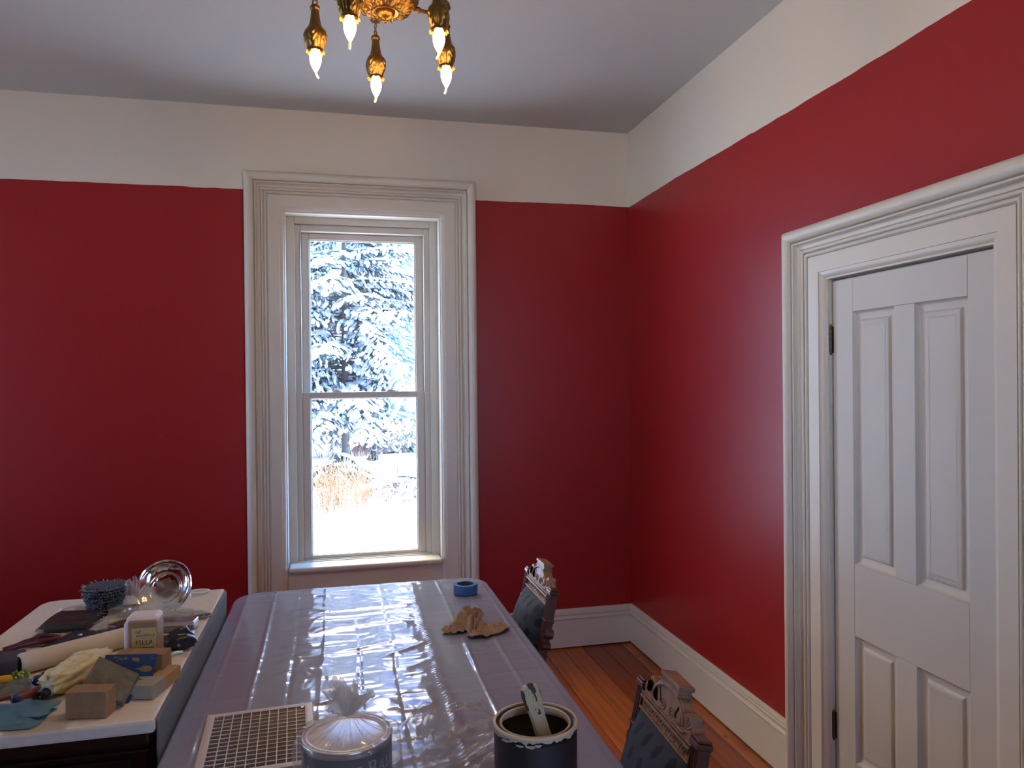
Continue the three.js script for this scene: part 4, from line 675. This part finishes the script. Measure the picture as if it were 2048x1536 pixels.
{ // carded tool
  const t = thing('display_card', 'tan display card with a round dark hole lying left of the pouch', 'card', [-2.59, Y + 0.002, 1.785], -0.12);
  part('card', extrude([[-0.052, -0.055], [0.05, -0.055], [0.052, 0.05], [-0.05, 0.052]], 0.0018, 0.0003, [arc(0.012, 0.008, 0.021, 0.021, 0, -2 * PI, 28)]).rotateX(-PI / 2), std([0.42, 0.27, 0.15], 0.6), t);
  part('disc', lathe([[0, 0.001], [0.02, 0.001], [0.0205, 0.005], [0.018, 0.007], [0, 0.006]], 28).translate(0.012, 0, -0.008), M.black, t);
  part('blister_edge', tube([[0.05, 0.003, -0.05], [0.0515, 0.0045, 0], [0.05, 0.003, 0.052]], 0.0024, 20), std([0.9, 0.93, 0.8], 0.1, { transmission: 0.7, thickness: 0 }), t);
}
{ // maroon folding tool
  const t = thing('utility_tool', 'glossy maroon hand tool lying across the display card', 'hand tool', [-2.585, Y + 0.004, 1.845], 0.32);
  part('handle', strip([tube([[-0.085, 0.004, 0.006], [-0.05, 0.009, 0], [0, 0.012, -0.004], [0.05, 0.011, 0]], 0.0095, 30, false, 12), new THREE.SphereGeometry(0.0095, 14, 10).translate(0.05, 0.011, 0)]), std([0.1, 0.012, 0.02], 0.2), t);
  part('trigger', strip([tube([[-0.02, 0.016, -0.004], [0.005, 0.026, -0.01], [0.035, 0.019, -0.006]], 0.006, 20), tube([[-0.06, 0.012, 0], [-0.03, 0.02, -0.004], [0, 0.021, -0.006]], 0.004, 20)]), std([0.05, 0.01, 0.014], 0.25), t);
  part('blade', box(-0.128, -0.08, 0.002, 0.0035, -0.002, 0.012, 0.0005), M.blackmatt, t);
}
one('paper_leaflet', sheet(30, 20, (u, v) => [lerp(-0.075, 0.075, u), 0.002 + 0.006 * Math.pow(Math.abs(noise(u * 3, v * 2, 5)), 1) + 0.003 * v, lerp(-0.045, 0.05, v) + 0.02 * u], 0.0006), std([0.78, 0.73, 0.68], 0.7), 'white paper leaflet lying in front of the display card', 'leaflet', [-2.575, Y, 1.955], 0.2);
{ // roller sleeve
  const a = V(-2.556, Y + 0.0275, 2.062), b = V(-2.338, Y + 0.0275, 1.9), d = b.clone().sub(a), L = d.length(), t = thing('roller_sleeve', 'long cream paint roller sleeve lying across the cabinet', 'paint roller', a.toArray(), Math.atan2(-d.z, d.x));
  const fuzz = std([0.72, 0.62, 0.47], 0.95, { bumpMap: GRAIN, bumpScale: 0.0012, sheen: 0.5, sheenColor: lin([0.8, 0.75, 0.65]), sheenRoughness: 0.6 });
  const m = (g) => g.rotateZ(-PI / 2);
  part('nap', uvm(m(lathe([[0.019, 0.001], [0.0235, 0.0], [0.0262, 0.003], [0.0272, 0.009], [0.0272, L - 0.009], [0.0262, L - 0.003], [0.0235, L], [0.019, L - 0.001]], 48))), fuzz, t);
  part('core', m(lathe([[0.0195, 0.002], [0.0178, 0.002], [0.0178, L - 0.002], [0.0195, L - 0.002]], 40)), std([0.28, 0.2, 0.12], 0.7), t);
}
{ // tub of wood filler
  const t = thing('filler_tub', 'white-lidded brown tub of wood filler with a cream label', 'tub', [-2.254, Y, 2.08], -0.045);
  const white = std([0.74, 0.71, 0.68], 0.5);
  part('tub', uvm(new RoundedBoxGeometry(0.074, 0.122, 0.07, 4, 0.007).translate(0, 0.0612, -0.035)), std([0.34, 0.2, 0.095], 0.5), t);
  part('lid', uvm(new RoundedBoxGeometry(0.08, 0.024, 0.066, 5, 0.011).translate(-0.004, 0.12, -0.039)), white, t);
  part('collar', uvm(new RoundedBoxGeometry(0.026, 0.1, 0.06, 4, 0.011).translate(-0.038, 0.068, -0.04)), white, t);
  const lab = canvas(512, 560, (g, w, h) => {
    g.fillStyle = '#c9b678'; g.fillRect(0, 0, w, h); g.fillStyle = '#4b3524'; g.textAlign = 'center';
    g.save(); g.translate(150, 110); g.rotate(-0.2); g.font = 'bold 74px sans-serif'; g.fillText('Agf\u2019', 0, 0); g.restore();
    g.font = 'bold 70px sans-serif'; g.fillText('GOODFILLA', w / 2 + 30, 195, 400);
    g.fillRect(60, 232, w - 120, 4); g.font = 'bold 138px sans-serif'; g.fillText('FILLA', w / 2, 375, 400);
    for (let i = 0; i < 14; i++) { g.fillRect(60 + i * 29, 430 + (i % 3) * 5, 22, 34 - (i % 2) * 8); }
    g.save(); g.translate(400, 390); g.rotate(-0.75); g.fillStyle = '#d8d2c0'; g.fillRect(-75, -9, 150, 16); g.restore();
    g.fillStyle = '#6b4f32'; g.fillRect(60, 500, w - 120, 6); g.fillRect(60, 524, w - 160, 5);
  });
  part('label', grid(1, 1, (u, v) => [lerp(-0.0265, 0.0355, u), lerp(0.036, 0.103, v), 0.0008]), std(0xffffff, 0.6, { map: lab }), t);
}
{ // black glove-like crumple and tin behind
  const g = blob(0.04, 5, (v) => { const r1 = 1 - Math.abs(noise(v.x * 45, v.y * 45, v.z * 45)), r2 = 1 - Math.abs(noise(v.x * 100 + 9, v.y * 100, v.z * 100)); v.multiplyScalar(0.72 + 0.42 * r1 * r1 + 0.12 * r2); v.x *= 1.1; v.z *= 0.95; v.y = Math.max(-0.026, v.y * 0.8); }).translate(0, 0.0265, 0);
  one('rubber_glove', mergeVertices(g), std([0.013, 0.012, 0.013], 0.28), 'crumpled shiny black glove to the right of the filler tub', 'glove', [-2.182, Y, 1.96], 0.4);
  const t = thing('tin_box', 'small silvery tin box behind the crumpled black glove', 'tin', [-2.218, Y, 1.79], -0.12);
  part('box', box(-0.05, 0.05, 0, 0.03, -0.026, 0.026, 0.006), std([0.2, 0.19, 0.2], 0.3, { metalness: 0.7 }), t);
  part('lid', box(-0.0508, 0.0508, 0.02, 0.033, -0.0268, 0.0268, 0.004), M.steel, t);
  one('cable_end', tube([[0, 0.004, 0], [0.02, 0.006, -0.008], [0.04, 0.004, -0.004]], 0.004, 16), std([0.6, 0.75, 0.78], 0.2), 'short pale wire poking out under the black glove', 'wire', [-2.2, Y + 0.001, 2.03], 0.5);
  one('brown_offcut', box(-0.05, 0.05, 0, 0.03, -0.022, 0.022, 0.005), std([0.06, 0.028, 0.024], 0.4), 'dark brown block inside the glossy bag behind the filler tub', 'block', [-2.375, Y + 0.002, 1.755], 0.9);
}
// wood and sanding blocks
one('wood_block', box(-0.062, 0.062, 0, 0.071, -0.03, 0.022, 0.0015), softwood, 'pale wood block under the blue sandpaper, behind the leaning block', 'wood block', [-2.232, Y, 2.178], -0.2);
one('wood_block', box(-0.02, 0.02, 0, 0.032, -0.045, 0.045, 0.0015), std([0.42, 0.22, 0.075], 0.65), 'small orange wood offcut at the right of the block pile', 'wood block', [-2.17, Y, 2.222], -0.28);
one('wood_block', box(-0.05, 0.05, 0, 0.034, -0.03, 0.03, 0.0015), std([0.33, 0.29, 0.21], 0.85, { bumpMap: GRAIN, bumpScale: 0.0003 }), 'grey-tan offcut lying at the foot of the sandpaper pile', 'wood block', [-2.215, Y, 2.275], -0.3);
function slab(c, th, bulge = 0) {                        // a flat block from the four corners of its face, th thick behind it
  const [A, B, C, D] = c.map((p) => V(...p)), n = B.clone().sub(A).cross(D.clone().sub(A)).normalize();
  return sheet(16, 16, (u, v) => { const p = A.clone().lerp(B, u).lerp(D.clone().lerp(C, u), v).addScaledVector(n, -bulge * (1 - Math.pow(2 * v - 1, 2))); return [p.x, p.y, p.z]; }, -th);
}
{
  const t = thing('sandpaper_sheet', 'blue sandpaper sheet with a worn corner draped over the wood block', 'sandpaper');
  const wear = tex(256, 256, (x, y) => { const k = smoothstep(pf(x, y, 5, 6, 4) + 1.3 * Math.exp(-((x - 0.86) ** 2 + (y - 0.62) ** 2) / 0.012), 0.5, 0.62); return [lerp(0.11, 0.55, k), lerp(0.23, 0.46, k), lerp(0.4, 0.3, k)]; }, true, 1);
  part('sheet', slab([[-2.312, 0.9165, 2.192], [-2.186, 0.9165, 2.217], [-2.19, 0.868, 2.256], [-2.314, 0.87, 2.235]], 0.0014, 0.004), std(0xffffff, 0.85, { map: wear, bumpMap: GRAIN, bumpScale: 0.0006 }), t);
}
{
  const t = thing('sanding_block', 'grey-tan sanding block leaning on the pile behind the small fibreboard block', 'sanding block');
  const face = [[-2.309, 0.923, 2.25], [-2.213, 0.884, 2.285], [-2.236, 0.842, 2.345], [-2.331, 0.88, 2.312]];
  part('block', slab(face, 0.019), std(0xffffff, 0.85, { map: tex(128, 128, (x, y) => { const n = 0.06 * pf(x, y, 8, 3, 3); return [0.5 + n, 0.46 + n, 0.36 + n]; }, true, 1), bumpMap: GRAIN, bumpScale: 0.0005 }), t);
  part('abrasive', slab(face.map(([x, y, z]) => [x + 0.003, y - 0.011, z - 0.0165]), 0.003), blue, t);
}
one('fibreboard_block', box(-0.0455, 0.0455, 0, 0.061, -0.045, 0.001, 0.0018), MDF, 'small brown fibreboard block standing at the front of the cabinet', 'block', [-2.3, Y, 2.388], -0.19);
{ // fleece
  const g = blob(0.05, 6, (v) => { const s = 1 + 0.16 * noise(v.x * 55, v.y * 55, v.z * 55) + 0.15 * noise(v.x * 130, v.y * 130, v.z * 130) + 0.13 * noise(v.x * 330, v.y * 330, v.z * 330); v.multiplyScalar(s); v.x *= 0.8; v.z *= 2.15; v.y = Math.max(-0.03, v.y * 0.75); }).translate(0, 0.031, 0);
  const wool = tex(256, 256, (x, y) => { const k = smoothstep(pf(x, y, 3, 5, 3), 0.12, 0.5); return [lerp(0.86, 0.8, k), lerp(0.83, 0.68, k), lerp(0.68, 0.32, k)]; }, true, 0.2);
  const t = thing('fleece_pad', 'fluffy cream and yellow wool pad left of the sanding blocks', 'wool pad', [-2.392, Y, 2.16], -0.42);
  part('wool', mergeVertices(g), std(0xffffff, 0.95, { map: wool, sheen: 0.6, sheenColor: lin([0.9, 0.85, 0.7]), sheenRoughness: 0.7 }), t);
}
function screwdriver(label, pos, turn, L, hl, col, m2) {
  const t = thing('screwdriver', label, 'screwdriver', pos, turn);
  part('handle', lathe([[0, 0], [0.006, 0.0006], [0.011, 0.006], [0.0118, 0.014], [0.0095, 0.022], [0.0105, 0.04], [0.0112, hl * 0.7], [0.0085, hl - 0.006], [0.006, hl], [0, hl]], 20).rotateZ(-PI / 2).translate(0, 0.012, 0), col, t);
  part('cap', lathe([[0, -0.001], [0.0075, -0.0005], [0.0118, 0.006], [0.012, 0.012]], 20).rotateZ(-PI / 2).translate(0, 0.012, 0), m2, t);
  part('shank', strip([rod([hl - 0.001, 0.012, 0], [L, 0.0075, 0], 0.0032, 0.003, 12), box(L - 0.002, L + 0.01, 0.0055, 0.0095, -0.003, 0.003, 0.0008)]), M.chrome, t);
}
const bluePlastic = std([0.012, 0.04, 0.12], 0.14), redPlastic = std([0.2, 0.025, 0.02], 0.12, { clearcoat: 1, clearcoatRoughness: 0.05 });
screwdriver('blue-handled screwdriver pointing at the roller sleeve, shank bright', [-2.483, Y + 0.003, 2.165], 1.28, 0.15, 0.052, bluePlastic, bluePlastic);
screwdriver('screwdriver with a clear red and blue handle beside the fleece pad', [-2.487, Y + 0.006, 2.285], 0.95, 0.17, 0.085, redPlastic, bluePlastic);
screwdriver('stubby screwdriver with a black ball handle in front of the fleece', [-2.425, Y + 0.004, 2.262], 1.9, 0.075, 0.04, M.black, M.black);
one('red_marker', strip([rod([-0.03, 0.008, 0], [0.03, 0.008, 0], 0.0085, 0.0075, 16), new THREE.SphereGeometry(0.0085, 14, 10).translate(-0.03, 0.008, 0)]), std([0.22, 0.05, 0.05], 0.25), 'stubby reddish plastic handle at the left edge, above the teal cloth', 'handle', [-2.527, Y + 0.012, 2.275], 0.6);
{ // green beads, yellow grip, dark sponge, bag under the tools
  const t = thing('bead_cluster', 'cluster of shiny yellow-green beads at the near end of the roller sleeve', 'beads', [-2.545, Y, 2.098]);
  for (let i = 0; i < 40; i++) { const b = part('bead', new THREE.SphereGeometry(0.0042, 8, 6), i % 3 ? std([0.35, 0.45, 0.03], 0.2) : std([0.12, 0.2, 0.02], 0.2), t); b.position.set(rr(-0.02, 0.024), 0.0045 + rr(0, 0.014), rr(-0.016, 0.018)); }
  one('sponge_block', box(-0.07, 0.07, 0, 0.045, -0.05, 0.045, 0.006), std([0.055, 0.045, 0.06], 0.8, { bumpMap: GRAIN, bumpScale: 0.0008 }), 'thick dark violet-grey sponge block at the left edge of the picture', 'sponge', [-2.628, Y, 2.045], 0.12);
  one('yellow_grip', strip([rod([-0.05, 0.012, 0], [0.035, 0.012, 0], 0.012, 0.011, 18), new THREE.SphereGeometry(0.011, 16, 10).translate(0.035, 0.012, 0)]), std([0.7, 0.36, 0.015], 0.4), 'yellow tool grip at the left edge below the dark sponge', 'tool grip', [-2.593, Y, 2.13], 0.25);
  one('green_bag', sheet(40, 30, (u, v) => [lerp(-0.09, 0.085, u), 0.002 + 0.012 * Math.pow(1 - Math.abs(noise(u * 5, v * 4, 3)), 3) + 0.004 * noise(u * 12, v * 9, 2), lerp(-0.055, 0.06, v) + 0.03 * noise(u * 3, 1, 1)], 0.001), std([0.12, 0.16, 0.13], 0.3), 'crinkled dark green plastic packet lying under the screwdrivers', 'packet', [-2.53, Y, 2.19], 0.1);
  one('teal_cloth', strip([0, 1].map((k) => sheet(50, 30, (u, v) => { const e = Math.min(1, 4 * Math.min(u, 1 - u, v, 1 - v)); return [lerp(-0.1, 0.1, u) + 0.012 * noise(v * 4, k, 2), 0.003 + 0.011 * k + e * (0.009 + 0.012 * Math.pow(1 - Math.abs(noise(u * 2.2 + k * 2, v * 5, 4 + k)), 2)), lerp(-0.05, 0.05, v) * (1 - 0.25 * k) + 0.018 * noise(u * 3 + k, v, 7) - 0.012 * k]; }, 0.003))), std([0.14, 0.27, 0.3], 0.95, { bumpMap: FABRIC, bumpScale: 0.0008, sheen: 0.5, sheenColor: lin([0.4, 0.6, 0.65]), sheenRoughness: 0.6 }), 'folded teal microfibre cloth at the front left of the cabinet', 'cloth', [-2.487, Y, 2.335], -0.2);
}
shade(scene);
renderer.render(scene, camera);
